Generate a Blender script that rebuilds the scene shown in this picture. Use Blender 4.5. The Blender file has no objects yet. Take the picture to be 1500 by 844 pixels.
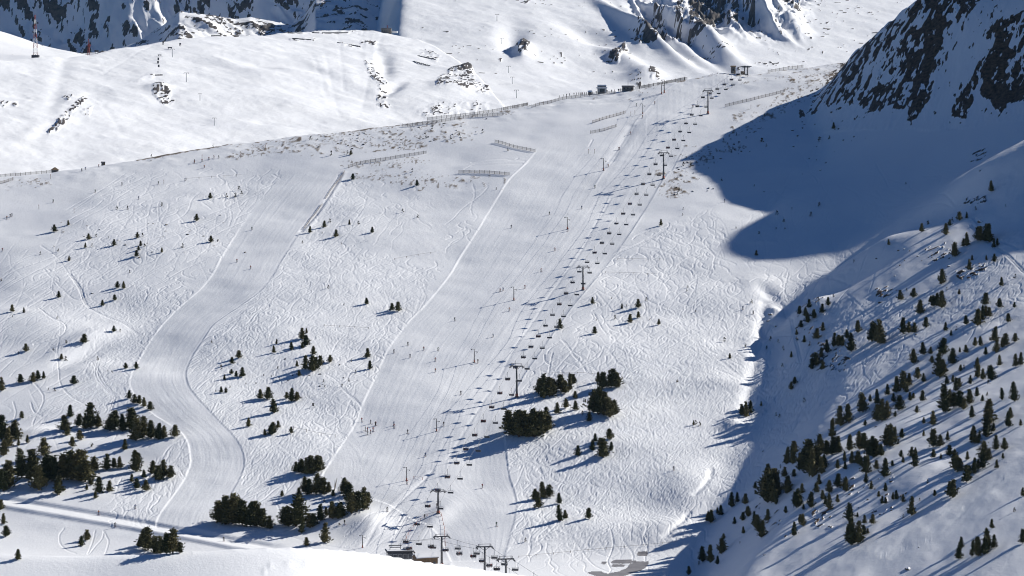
import bpy, bmesh, math, random, time
import numpy as np
from mathutils import Vector, Matrix

T0 = time.time()
random.seed(7)
rng = np.random.default_rng(7)
scene = bpy.context.scene
COL = scene.collection

# ------------------------------------------------------------------ camera, sky, sun
F = 4253.0                      # focal length in photo pixels (photo 1500 x 844)
PITCH = math.radians(4.0)
CP, SP = math.cos(PITCH), math.sin(PITCH)

cam_data = bpy.data.cameras.new('camera')
cam = bpy.data.objects.new('camera', cam_data)
COL.objects.link(cam)
cam_data.sensor_width = 36.0
cam_data.lens = 36.0 * F / 1500.0
cam_data.clip_start = 1.0
cam_data.clip_end = 20000.0
cam.location = (0, 0, 0)
cam.rotation_euler = (math.radians(90) - PITCH, 0, 0)
scene.camera = cam

SUN_EL = math.radians(29.0)
SX, SY = 0.86, 0.51             # horizontal direction towards the sun
SUN_DIR = Vector((SX * math.cos(SUN_EL), SY * math.cos(SUN_EL), math.sin(SUN_EL))).normalized()

world = bpy.data.worlds.new("World")
scene.world = world
world.use_nodes = True
wn = world.node_tree
for n in list(wn.nodes):
    wn.nodes.remove(n)
sky = wn.nodes.new('ShaderNodeTexSky')
sky.sky_type = 'NISHITA'
sky.sun_disc = False
sky.sun_elevation = SUN_EL
sky.sun_rotation = math.atan2(SUN_DIR.x, SUN_DIR.y)
sky.altitude = 2200.0
sky.air_density = 1.0
sky.dust_density = 0.0
sky.ozone_density = 10.0
bg = wn.nodes.new('ShaderNodeBackground')
bg.inputs['Strength'].default_value = 0.05
wo = wn.nodes.new('ShaderNodeOutputWorld')
wn.links.new(sky.outputs[0], bg.inputs['Color'])
wn.links.new(bg.outputs[0], wo.inputs['Surface'])

sun_data = bpy.data.lights.new('sun', 'SUN')
sun_data.energy = 5.0
sun_data.angle = math.radians(0.5)
sun_data.color = (1.0, 0.965, 0.89)
sun = bpy.data.objects.new('sun', sun_data)
COL.objects.link(sun)
sun.rotation_euler = SUN_DIR.to_track_quat('Z', 'Y').to_euler()

scene.view_settings.view_transform = 'Standard'
scene.view_settings.look = 'None'
scene.view_settings.exposure = 0.39
scene.view_settings.gamma = 1.0
scene.render.engine = 'CYCLES'
scene.cycles.filter_width = 1.05

# ------------------------------------------------------------------ maths helpers
def ray(px, py):
    """t = x/y and v = z/y of the sight line through a photo pixel"""
    u = (np.asarray(px, float) - 750.0) / F
    w = (422.0 - np.asarray(py, float)) / F
    yy = CP + w * SP
    return u / yy, (-SP + w * CP) / yy

def project(x, y, z):
    d = y * CP - z * SP
    return 750.0 + F * x / d, 422.0 - F * (y * SP + z * CP) / d

def hsh(ix, iy, seed):
    ix = ix.astype(np.int64); iy = iy.astype(np.int64)
    h = (ix * 374761393 + iy * 668265263 + seed * 974634777) & 0xFFFFFFFF
    h = ((h ^ (h >> 13)) * 1274126177) & 0xFFFFFFFF
    h = (h ^ (h >> 16)) & 0xFFFFFFFF
    return h.astype(np.float64) / 4294967295.0 * 2 - 1

def vnoise(x, y, seed=0):
    x0 = np.floor(x); y0 = np.floor(y)
    fx = x - x0; fy = y - y0
    fx = fx * fx * fx * (fx * (fx * 6 - 15) + 10)
    fy = fy * fy * fy * (fy * (fy * 6 - 15) + 10)
    a = hsh(x0, y0, seed); b = hsh(x0 + 1, y0, seed)
    c = hsh(x0, y0 + 1, seed); d = hsh(x0 + 1, y0 + 1, seed)
    return (a + (b - a) * fx) * (1 - fy) + (c + (d - c) * fx) * fy

def fbm(x, y, scale, octv=4, seed=0, gain=0.5):
    s = np.zeros_like(x, dtype=float); a = 1.0; f = 1.0 / scale; n = 0
    ca, sa = 0.8, 0.6
    for i in range(octv):
        s += a * vnoise(x * f + 17.3 * i, y * f - 9.1 * i, seed + i * 13)
        x, y = x * ca - y * sa, x * sa + y * ca
        n += a; a *= gain; f *= 2.03
    return s / n

def ridged(x, y, scale, octv=4, seed=0, gain=0.55):
    s = np.zeros_like(x, dtype=float); a = 1.0; f = 1.0 / scale; n = 0
    for i in range(octv):
        r = 1 - np.abs(vnoise(x * f + 5.7 * i, y * f + 3.3 * i, seed + i * 7)) * 2
        s += a * r; n += a; a *= gain; f *= 2.1
        x, y = x * .8 - y * .6, x * .6 + y * .8
    return s / n

def sstep(a, b, x):
    t = np.clip((x - a) / (b - a), 0, 1)
    return t * t * (3 - 2 * t)

def smax(a, b, k):
    h = np.clip(0.5 + 0.5 * (a - b) / k, 0, 1)
    return b + (a - b) * h + k * h * (1 - h)

def softplus(x, k):
    return np.where(x / k > 30, x, k * np.log1p(np.exp(np.clip(x / k, -60, 30))))

class RBF:
    """thin-plate surface z(x, y) through a few surveyed points"""
    def __init__(self, pts, smooth=0.0):
        P = np.array(pts, float); self.s = 100.0
        self.c = P[:, :2] / self.s; n = len(P)
        K = self.k(np.linalg.norm(self.c[:, None] - self.c[None], axis=2)) + np.eye(n) * smooth
        A = np.zeros((n + 3, n + 3)); A[:n, :n] = K
        A[:n, n] = 1; A[:n, n + 1:] = self.c; A[n, :n] = 1; A[n + 1:, :n] = self.c.T
        b = np.zeros(n + 3); b[:n] = P[:, 2]
        self.w = np.linalg.solve(A, b)
    @staticmethod
    def k(r):
        return np.where(r > 1e-9, r * r * np.log(np.maximum(r, 1e-9)), 0)
    def __call__(self, x, y):
        x = x / self.s; y = y / self.s; n = len(self.c)
        o = self.w[n] + self.w[n + 1] * x + self.w[n + 2] * y
        for i in range(n):
            r2 = (x - self.c[i, 0]) ** 2 + (y - self.c[i, 1]) ** 2
            o = o + self.w[i] * 0.5 * r2 * np.log(np.maximum(r2, 1e-12))
        return o

def seg_dist(x, y, pts, closed=False):
    """distance to a polyline, signed (+ on its left), and arc length"""
    best = np.full(x.shape, 1e9); sg = np.ones(x.shape); arc = np.zeros(x.shape)
    P = list(pts) + ([pts[0]] if closed else [])
    acc = 0
    for (ax, ay), (bx, by) in zip(P[:-1], P[1:]):
        dx, dy = bx - ax, by - ay; L2 = dx * dx + dy * dy + 1e-9
        t = np.clip(((x - ax) * dx + (y - ay) * dy) / L2, 0, 1)
        ex = x - ax - t * dx; ey = y - ay - t * dy
        d = np.sqrt(ex * ex + ey * ey)
        m = d < best
        best = np.where(m, d, best)
        sg = np.where(m, np.sign(dx * (y - ay) - dy * (x - ax)), sg)
        arc = np.where(m, acc + t * math.sqrt(L2), arc)
        acc += math.sqrt(L2)
    return best * sg, arc

def inside(px, py, poly):
    c = np.zeros(px.shape, bool); n = len(poly)
    for i in range(n):
        x1, y1 = poly[i]; x2, y2 = poly[(i + 1) % n]
        if y1 == y2: continue
        c ^= ((y1 > py) != (y2 > py)) & (px < (x2 - x1) * (py - y1) / (y2 - y1) + x1)
    return c

def smooth_interp(q, xs, ys, r=None):
    """np.interp through a rounded version of the polyline"""
    xs = np.asarray(xs, float); ys = np.asarray(ys, float)
    r = r if r is not None else (xs[-1] - xs[0]) / len(xs) * .55
    g = np.linspace(xs[0], xs[-1], 1200)
    y = np.interp(g, xs, ys); k = max(1, int(r / (g[1] - g[0])))
    w = np.hanning(2 * k + 3); w /= w.sum()
    yp = np.concatenate([2 * y[0] - y[1:k + 2][::-1], y, 2 * y[-1] - y[-k - 2:-1][::-1]])
    y = np.convolve(yp, w, 'valid')
    return np.interp(q, g, y)
# ------------------------------------------------------------------ the near slope as a height field
def at_plane(px, py, Y):
    t, v = ray(px, py)
    return (float(t) * Y, float(Y), float(v) * Y)

def main_plane(x, y):
    q = np.clip((y - 1480.0) / 380.0, -1.3, 1.6)
    return -450.5 + 0.245 * y + 0.045 * x - 10.0 * (1 - q * q)

# top edge of the ski area: beyond it the ground drops out of sight
RIDGE = [(-300, 262), (0, 256), (70, 249), (150, 236), (250, 219), (330, 206), (400, 200), (500, 190), (600, 176), (690, 164),
         (775, 149), (800, 142), (840, 133), (880, 130), (920, 127), (960, 121), (1008, 112), (1060, 103), (1100, 105), (1180, 93), (1250, 84), (1400, 70), (2200, 20)]
_r = []
_yy = np.linspace(1200, 2080, 1761)
for a, b in RIDGE:
    t, v = ray(a, b); _r.append((float(t), float(_yy[np.argmin(np.abs(main_plane(float(t) * _yy, _yy) - float(v) * _yy))])))
RT = np.array([r[0] for r in _r]); RY = np.array([r[1] for r in _r])

# right-hand hillside and mountain, surveyed points (photo pixel, distance)
def gully_x(y):
    return np.interp(y, [900, 1000, 1060, 1100, 1150, 1200, 1300, 1400, 1500, 1600, 1700, 1830], [55, 60, 66, 70, 80, 88, 112, 130, 140, 150, 165, 187])
def flank(x, y):
    """wooded flank: convex above the gully, with a flatter lit shoulder lower down"""
    gx = gully_x(y); d = x - gx
    zg = main_plane(gx, y)
    zgl = np.maximum(zg, -181.5)
    s0 = .40 + .22 * sstep(1240, 1310, y)
    Fd = s0 * d + (.45 - s0) * softplus(d - 30, 6) - .09 * softplus(d - 80, 8) + 6.6 * sstep(10, 50, d) * (.62 - s0) / .22
    up = zg + Fd
    S = -281 + .375 * x + .087 * y
    fc = zgl + .82 * (d - 2)
    lo = -smax(-S, -fc, 3.0)
    w = sstep(1085, 1175, y)
    return lo * (1 - w) + up * w
G = [
 (1500, 205, 1485), (1440, 246, 1470), (1400, 305, 1452), (1340, 335, 1440), (1300, 348, 1432), (1258, 380, 1424), (1236, 425, 1400),
 (1150, 300, 1575), (1250, 330, 1540), (1200, 220, 1690), (1350, 260, 1580), (1420, 230, 1580), (1180, 380, 1490), (1230, 390, 1470),
 (1190, 148, 1822), (1260, 75, 1800), (1350, 0, 1765), (1300, 180, 1665), (1300, 90, 1735), (1400, 170, 1640), (1400, 60, 1705),
 (1500, 160, 1612), (1500, 60, 1670), (1500, 0, 1700), (1420, 0, 1735),
]
PTS = [at_plane(*g) for g in G]
PTS += [(405, 1765, 88), (360, 1765, 71), (330, 1735, 67), (426, 1724, 120), (450, 1690, 121), (470, 1665, 105), (420, 1620, 46), (380, 1600, 14), (480, 1640, 95), (470, 1600, 35),
        (560, 1560, 20), (520, 1700, 138), (420, 1500, 12), (340, 1400, -2), (700, 1800, 230)]
for yy in (1270, 1330, 1385):
    for dd in (-10, 20, 50, 90, 130, 190):
        xx = float(gully_x(yy)) + dd; PTS.append((xx, yy, float(flank(np.array([xx]), np.array([float(yy)]))[0])))
right_rbf = RBF(PTS, 0.0005)
# far side of the mountain: sharp crest, falls away behind it
CREST = [(150, 1850), (187, 1822), (213, 1800), (248, 1765), (300, 1758), (360, 1768), (405, 1772), (470, 1690), (560, 1720), (720, 1800)]

# foreground knoll that hides the foot of the slope
KN = [(-700, 800, 890), (-300, 800, 895), (0, 806, 900), (130, 812, 903), (250, 806, 906), (350, 799, 912), (430, 796, 920), (500, 800, 932), (560, 808, 945), (600, 818, 955), (650, 823, 970), (760, 838, 990), (850, 852, 1000)]
_k = [at_plane(*k) for k in KN]
KTT = np.array([k[0] / k[1] for k in _k]); KYY = np.array([k[1] for k in _k]); KZZ = np.array([k[2] for k in _k])

# ski runs: left and right edge for each row of the photo, (row, left, right)
PISTE_A = [(255, 415, 505), (300, 372, 468), (335, 350, 443), (380, 322, 414), (400, 313, 403), (425, 293, 385), (450, 262, 350), (475, 238, 312), (500, 219, 297), (520, 208, 283), (545, 192, 272),
           (565, 188, 276), (585, 200, 292), (608, 225, 314), (630, 262, 334), (655, 277, 355), (680, 279, 360), (705, 268, 350), (730, 250, 335), (757, 230, 318), (772, 226, 320)]
PISTE_B = [(215, 790, 1000), (240, 770, 990), (262, 745, 972), (300, 722, 950), (341, 697, 924), (379, 672, 897), (400, 661, 880), (424, 642, 860), (450, 620, 838), (472, 597, 822), (512, 567, 794),
           (549, 551, 768), (590, 531, 746), (624, 519, 738), (660, 494, 742), (699, 469, 746), (712, 470, 752), (734, 560, 758), (760, 600, 755), (779, 640, 749), (811, 655, 741), (822, 660, 738)]
PISTE_C = [(108, 1005, 1078), (120, 990, 1070), (144, 961, 1052), (180, 930, 1028), (221, 905, 1000), (250, 880, 985)]
def piste_d(PX, PY, tab):
    a = np.array(tab, float)
    l = smooth_interp(PY, a[:, 0], a[:, 1], 16); r = smooth_interp(PY, a[:, 0], a[:, 2], 16)
    d = np.minimum(PX - l, r - PX)
    d = np.where((PY < a[0, 0]) | (PY > a[-1, 0]), -np.maximum(a[0, 0] - PY, PY - a[-1, 0]), d)
    return d
ROAD = [(-60, 724), (0, 735), (60, 745), (130, 757), (190, 767), (230, 775), (290, 786), (340, 796), (400, 806)]

def base_height(x, y):
    t = x / y
    yr = smooth_interp(t, RT, RY, .006)
    m = main_plane(x, y)
    # broad swells of the open slope
    und = 2.6 * fbm(x, y, 120, 3, 3) + 0.9 * fbm(x, y, 38, 3, 11)
    und = und * sstep(0, 90, yr - y) + 1.2 * fbm(x, y, 60, 2, 31)
    m = m + und
    over = softplus(y - yr, 6.0)
    m = m - 0.55 * over
    # valley floor near the lift station and the frozen pond
    floor_z = -181.5 + 0.02 * (1100 - y)
    m = smax(m, floor_z, 5.0)
    wf = sstep(1320, 1400, y)
    r = flank(x, y) * (1 - wf) + right_rbf(x, y) * wf
    cr, _ = seg_dist(x, y, CREST)
    r = np.where(cr > 0, r - 1.6 * softplus(cr, 3.0), r)      # behind the crest
    gx = gully_x(y)
    # keep the right surface buried on the open slope
    r = r - 0.5 * softplus(gx - 6 - x, 6.0) * sstep(1900, 1500, y) - 0.30 * softplus(gx - 10 - x, 8.0)
    rough = sstep(0, 30, x - gx) * sstep(1560, 1480, y)
    r = r + rough * (1.0 * fbm(x * 1.0 - y * 0.25, y * .45, 26, 3, 51) + 0.35 * fbm(x, y * .6, 9, 3, 57))
    r = r + 2.6 * (vnoise((x * .51 - y * .86) / 12.0, y * 0 + 3, 61) + .6 * vnoise((x * .51 - y * .86) / 5.0, y * 0 + 3, 62)) * sstep(1590, 1650, y) * sstep(12, 0, np.abs(cr))
    z = smax(m, r, 3.5)
    # knoll in front
    ky = smooth_interp(t, KTT, KYY); kz = smooth_interp(t, KTT, KZZ)
    k = kz - 0.0004 * np.minimum(y - ky, 0) ** 2 * (y < ky) + np.where(y < ky, (y - ky) * 0.38, -(y - ky) * 0.0) - 0.50 * softplus(y - ky, 2.5) + 0.6 * fbm(x, y, 60, 2, 77)
    k = k - 60 * sstep(0.026, 0.09, t) - 40 * sstep(-.25, -.45, t)
    return smax(z, k, 0.6), m, r

def cols_rows():
    c = list(np.arange(-0.186, 0.1861, 0.00029))
    a = -0.186; s = 0.001
    L = []
    while a > -0.34:
        s = min(s * 1.15, 0.006); a -= s; L.append(a)
    R = []; a = c[-1]; s = 0.001
    while a < 0.46:
        s = min(s * 1.12, 0.005); a += s; R.append(a)
    rows = list(np.arange(560, 800, 12.0)) + list(np.arange(800, 990, 4.0)) + list(np.arange(990, 1905, 1.5)) + list(np.arange(1905, 2100, 7.0))
    return np.array(L[::-1] + c + R), np.array(rows)

TC, YR = cols_rows()
TT, YY = np.meshgrid(TC, YR)
XX = TT * YY
ZZ, ZM, ZR = base_height(XX, YY)
BASE = ZZ.copy()
PX, PY = project(XX, YY, ZZ)

def cast(px, py, Z=None, ymin=0):
    """first point of the near terrain met by the sight line of a photo pixel"""
    Z = ZZ if Z is None else Z
    t, v = ray(px, py); t = float(t); v = float(v)
    j = int(np.clip(np.searchsorted(TC, t) - 1, 0, len(TC) - 2)); f = (t - TC[j]) / (TC[j + 1] - TC[j])
    col = Z[:, j] * (1 - f) + Z[:, j + 1] * f
    d = col - v * YR
    idx = np.where((d[:-1] < 0) & (d[1:] >= 0) & (YR[1:] > ymin))[0]
    if len(idx) == 0:
        i = int(np.argmax(d)); Y = YR[i]; return Vector((t * Y, Y, col[i]))
    i = idx[0]; g = d[i] / (d[i] - d[i + 1]); Y = YR[i] + g * (YR[i + 1] - YR[i])
    return Vector((t * Y, Y, col[i] + g * (col[i + 1] - col[i])))

def ground(x, y):
    t = x / y
    j = int(np.clip(np.searchsorted(TC, t) - 1, 0, len(TC) - 2)); f = (t - TC[j]) / (TC[j + 1] - TC[j])
    i = int(np.clip(np.searchsorted(YR, y) - 1, 0, len(YR) - 2)); g = (y - YR[i]) / (YR[i + 1] - YR[i])
    return float((ZZ[i, j] * (1 - f) + ZZ[i, j + 1] * f) * (1 - g) + (ZZ[i + 1, j] * (1 - f) + ZZ[i + 1, j + 1] * f) * g)
# ------------------------------------------------------------------ relief on the near terrain: runs, berms, tracks, rock
ATT = {}
right_side = sstep(-3, 4, ZR - ZM)                     # 1 on the right-hand hillside and mountain
knoll = (YY < np.interp(TT, KTT, KYY) + 12) & (TT < 0.02)
jx = 5 * fbm(XX, YY, 9, 2, 91); jy = 3 * fbm(XX, YY, 9, 2, 95)

dA = piste_d(PX, PY, PISTE_A); dB = piste_d(PX, PY, PISTE_B); dC = piste_d(PX, PY, PISTE_C)
dP = np.maximum(np.maximum(dA, dB), dC) * YY / F       # metres inside a groomed run
dP = np.where(knoll | (right_side > .5), -50, dP)
runmask = sstep(-0.3, 0.6, dP)
topfade = sstep(262, 400, PY + 0 * PX); topfade = np.where(PX > 560, sstep(205, 250, PY), topfade)
ZZ += -0.22 * runmask * topfade
bvar = (.15 + .85 * sstep(-.4, .5, fbm(XX, YY, 40, 2, 71))) * (.7 + .5 * fbm(XX, YY, 3, 2, 72))
berm = bvar * np.exp(-((dP + 0.1) / 0.5) ** 2)
# berm only along left and right edges, not across the ends
ZZ += 0.19 * berm * topfade * np.where(PX < 530, .65, 1.0)
# the cat road along the foot of the slope
rp = [at_plane(a, b, 1130) for a, b in ROAD]
rt = np.array([p[0] / p[1] for p in rp]); rpx = np.array([a for a, b in ROAD]); rpy = np.array([b for a, b in ROAD])
dr = PY - np.interp(PX, rpx, rpy)
roadm = sstep(9, 6.5, np.abs(dr)) * (PX < 402) * (~knoll)
roadY = {}
ZR0 = ZZ.copy()
ZZ += .135 * np.clip(dr, -12, 12) * sstep(11.0, 6.0, np.abs(dr)) * (PX < 420) * (~knoll) * sstep(420, 380, PX)

# local shapes, each a soft mound or dip placed on the ground: photo pixel, radius across, radius along, height
def mound(px, py, rx, ry, h, ang=0.0):
    p = cast(px, py, BASE)
    dx = XX - p.x; dy = YY - p.y
    ca, sa = math.cos(ang), math.sin(ang)
    u = (dx * ca + dy * sa) / rx; w = (-dx * sa + dy * ca) / ry
    global ZZ
    ZZ = ZZ + h * np.exp(-(u * u + w * w))

for m in [(60, 490, 30, 30, 4, 0), (120, 520, 7, 22, -3.0, -.5), (128, 505, 9, 24, 3.0, -.5), (60, 640, 16, 10, 3, 0), (100, 660, 60, 14, 2.5, 0),
          (1110, 415, 9, 10, 1.6, 0), (1128, 432, 4, 18, -1.5, .2), (1075, 625, 5, 9, 2.5, 0), (1010, 720, 16, 26, 3.0, .1), (980, 780, 14, 14, 3.0, 0), (1140, 470, 4, 9, 1.6, 0), (1125, 490, 3, 7, -1.4, 0), (1135, 455, 3, 6, 1.2, .5), (1070, 500, 10, 14, -1.2, .3), (1055, 560, 10, 10, 1.2, 0),
          (900, 650, 22, 14, 2.0, 0), (870, 620, 26, 16, 2.0, .4), (640, 760, 5, 18, 1.5, -.3), (500, 760, 16, 12, 2.6, 0), (540, 775, 8, 12, 2.5, 0),
          (700, 650, 8, 60, -.6, 0), (890, 770, 18, 20, 1.6, 0), (1350, 700, 12, 30, 2.5, 0), (1190, 450, 8, 16, 2.5, 0), (430, 300, 30, 40, -1.5, .3)]:
    mound(*m)

def groove(pts, width, depth):
    """a bank or ditch along a line drawn on the ground"""
    global ZZ
    W = [cast(a, b, BASE) for a, b in pts]
    xs = [w.x for w in W]; ys = [w.y for w in W]
    i0, i1 = np.searchsorted(YR, [min(ys) - 12, max(ys) + 12])
    t0 = min(x / y for x, y in zip(xs, ys)) - .01; t1 = max(x / y for x, y in zip(xs, ys)) + .01
    j0, j1 = np.searchsorted(TC, [t0, t1])
    d, _ = seg_dist(XX[i0:i1, j0:j1], YY[i0:i1, j0:j1], list(zip(xs, ys)))
    ZZ[i0:i1, j0:j1] += depth * np.exp(-(d / width) ** 2)

# gully walls and cornices, drag-lift track, bank with snow fence
for g in [([(1120, 440), (1112, 500), (1100, 560), (1090, 600)], 3, -1.2), ([(1042, 690), (1040, 705), (1030, 722), (1018, 732)], 1.3, -.6), ([(1008, 756), (1000, 772), (985, 785), (975, 792)], 1.2, -.6),
          ([(895, 290), (850, 370), (800, 440), (748, 520), (700, 600), (655, 672)], .7, -.14), ([(958, 160), (905, 240), (860, 310), (800, 395), (750, 465), (700, 560), (640, 660)], 1.4, .06),
          ([(505, 252), (480, 292), (447, 336)], 1.6, .25), ([(500, 255), (475, 295), (441, 338)], 1.2, -.4), ([(635, 688), (600, 722), (560, 765), (535, 800)], .7, -.22), ([(625, 690), (590, 722), (550, 765), (525, 800)], 1.0, .12),
          ([(1130, 355), (1105, 355)], 3, .4), ([(1002, 116), (961, 144), (930, 180), (905, 221), (871, 272)], .6, .13), ([(812, 152), (850, 146), (890, 142), (904, 139)], 3.0, -.7), ([(868, 152), (905, 148), (935, 140)], 1.2, -.4), ([(925, 185), (912, 210), (895, 235)], 2.5, -.5), ([(480, 843), (540, 838), (600, 830), (660, 826)], .8, .16), ([(386, 842), (388, 834), (398, 829), (440, 827), (480, 828)], .8, .18), ([(150, 838), (220, 832), (300, 828)], .5, -.06)]:
    groove(*g)

# rounded gravelly shelves near the top
terr = (1 - right_side) * sstep(60, 10, np.interp(TT, RT, RY) - YY) * (YY < 1960)
ZZ += terr * 0.5 * fbm(XX, YY, 12, 3, 101)

# ---- ski tracks pressed into the open snow
H = np.zeros_like(ZZ)
def lay(x, y, w):
    """paint a track (arrays of points) into the groove raster"""
    t = x / y
    fj = np.interp(t, TC, np.arange(len(TC))); fi = np.interp(y, YR, np.arange(len(YR)))
    j = np.round(fj).astype(int); i = fi.astype(int); a = np.zeros_like(fj); b = fi - i
    ok = (j > 0) & (j < len(TC) - 2) & (i > 0) & (i < len(YR) - 2)
    i, j, a, b = i[ok], j[ok], a[ok], b[ok]
    w = w if np.isscalar(w) else w[ok]
    for di, dj, ww in ((0, 0, (1 - a) * (1 - b)), (0, 1, a * (1 - b)), (1, 0, (1 - a) * b), (1, 1, a * b)):
        np.maximum.at(H, (i + di, j + dj), ww * w)

def turns(px, py, n, length, amp, wl, drift, w):
    """linked turns of several skiers down the fall line"""
    for _ in range(n):
        p = cast(px, py, BASE)
        s = np.arange(0, length, 0.45)
        am = amp * random.uniform(.12, .75); wv = wl * random.uniform(1.0, 2.6); ph = random.uniform(0, 6.28)
        x = p.x + (drift + random.uniform(-.35, .35)) * s + am * np.sin(s / wv * 6.283 + ph) + 1.5 * np.sin(s / 60 + ph * 2)
        y = p.y - s
        lay(x, y, w * random.uniform(.5, 1.1))

REG = [  # polygon on the snow, tracks, length, turn size, wavelength, drift, strength
    ([(790, 520), (930, 345), (1050, 300), (1060, 400), (1215, 400), (1200, 440), (1120, 480), (1110, 560), (1090, 620), (1040, 700), (1000, 750), (880, 790), (760, 790), (760, 700), (750, 600)], 640, (25, 80), (1.2, 3.2), (11, 24), (-.25, .25), 1.0),
    ([(930, 420), (1080, 420), (1090, 600), (1030, 740), (900, 760), (850, 620)], 300, (15, 50), (1, 2.5), (8, 16), (-.4, .5), 1.0),
    ([(440, 350), (660, 330), (700, 330), (600, 450), (545, 560), (500, 660), (390, 700), (370, 640), (300, 560), (310, 500), (360, 450)], 560, (20, 80), (1.2, 3.4), (10, 24), (-.5, .1), .95),
    ([(180, 250), (420, 240), (330, 380), (230, 480), (180, 560), (170, 640), (120, 560), (60, 400)], 210, (25, 90), (1.5, 4), (14, 30), (-.6, .1), .8),
    ([(150, 420), (300, 400), (235, 470), (190, 560), (150, 600)], 190, (15, 50), (1.5, 3), (9, 18), (-.5, .1), .9),
    ([(480, 260), (720, 270), (690, 340), (600, 450), (430, 420), (430, 330)], 160, (25, 70), (1.5, 4), (14, 26), (-.5, .1), .7),
    ([(1000, 560), (1200, 520), (1250, 560), (1130, 640), (1050, 720), (1010, 740)], 240, (15, 45), (.8, 2), (8, 16), (-.9, -.1), 1.1),
    ([(1200, 440), (1330, 430), (1420, 400), (1500, 330), (1500, 440), (1300, 540), (1200, 600), (1150, 620)], 190, (12, 40), (.8, 2), (8, 16), (-.9, -.2), .9),
    ([(1100, 230), (1420, 230), (1330, 340), (1230, 400), (1080, 390)], 110, (25, 80), (2, 5), (18, 34), (-.3, .6), .7),
    ([(0, 330), (150, 330), (180, 560), (0, 600)], 40, (40, 120), (2, 6), (24, 50), (-.7, .4), .8),
    ([(170, 690), (240, 700), (225, 760), (170, 740)], 40, (10, 30), (1, 2), (7, 12), (-.2, .2), 1.0),
    ([(560, 760), (640, 680), (650, 760), (590, 790)], 26, (20, 50), (1, 2), (14, 24), (-.6, -.2), .8),
    ([(230, 650), (262, 640), (275, 680), (250, 720), (215, 690)], 40, (8, 25), (.6, 1.5), (6, 10), (-.2, .2), 1.0),
    ([(620, 655), (660, 640), (600, 700), (570, 720)], 40, (8, 22), (.6, 1.5), (6, 10), (-.4, .1), 1.0),
]
for poly, n, ln, am, wl, dr_, st in REG:
    xs = [p[0] for p in poly]; ys = [p[1] for p in poly]
    k = 0; tries = 0
    while k < n and tries < 6000:
        tries += 1
        a = random.uniform(min(xs), max(xs)); b = random.uniform(min(ys), max(ys))
        if not inside(np.array([a]), np.array([b]), poly)[0]: continue
        w_ = cast(a, b, BASE)
        if random.random() > .35 + 1.3 * float(fbm(np.array([w_.x]), np.array([w_.y * .6]), 55, 2, 808)[0] + .35): continue
        k += 1
        turns(a, b, 1, random.uniform(*ln), random.uniform(*am), random.uniform(*wl), random.uniform(*dr_), st * random.uniform(.35, 1))

# short carved arcs and skid marks between them
for poly, n, ln, am, wl, dr_, st in REG[:8]:
    xs = [p[0] for p in poly]; ys = [p[1] for p in poly]; k = 0; tries = 0
    while k < n * 2.2 and tries < 12000:
        tries += 1
        a = random.uniform(min(xs), max(xs)); b = random.uniform(min(ys), max(ys))
        if not inside(np.array([a]), np.array([b]), poly)[0]: continue
        p = cast(a, b, BASE)
        if random.random() > .4 + 1.2 * float(fbm(np.array([p.x]), np.array([p.y * .6]), 55, 2, 808)[0] + .35): continue
        k += 1
        L_ = random.uniform(5, 16); s = np.arange(0, L_, .4); am_ = random.uniform(.8, 3.0) * random.choice((-1, 1)); d_ = random.uniform(-.9, .6)
        lay(p.x + d_ * s + am_ * np.sin(s / L_ * 3.14), p.y - s, random.uniform(.3, 1.1) * st)

def trail(pts, w=1.0, double=0.0):
    """one long traverse or descent through photo points"""
    W = [cast(a, b, BASE) for a, b in pts]
    P = np.array([(p.x, p.y) for p in W])
    # Catmull-Rom
    Q = np.vstack([2 * P[0] - P[1], P, 2 * P[-1] - P[-2]])
    out = []
    for i in range(1, len(Q) - 2):
        L = np.linalg.norm(Q[i + 1] - Q[i]); s = np.linspace(0, 1, max(4, int(L / .3)), endpoint=False)[:, None]
        out.append(.5 * ((2 * Q[i]) + (-Q[i - 1] + Q[i + 1]) * s + (2 * Q[i - 1] - 5 * Q[i] + 4 * Q[i + 1] - Q[i + 2]) * s ** 2 + (-Q[i - 1] + 3 * Q[i] - 3 * Q[i + 1] + Q[i + 2]) * s ** 3))
    o = np.vstack(out)
    lay(o[:, 0], o[:, 1], w)
    if double: lay(o[:, 0] + double, o[:, 1], w)

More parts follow.
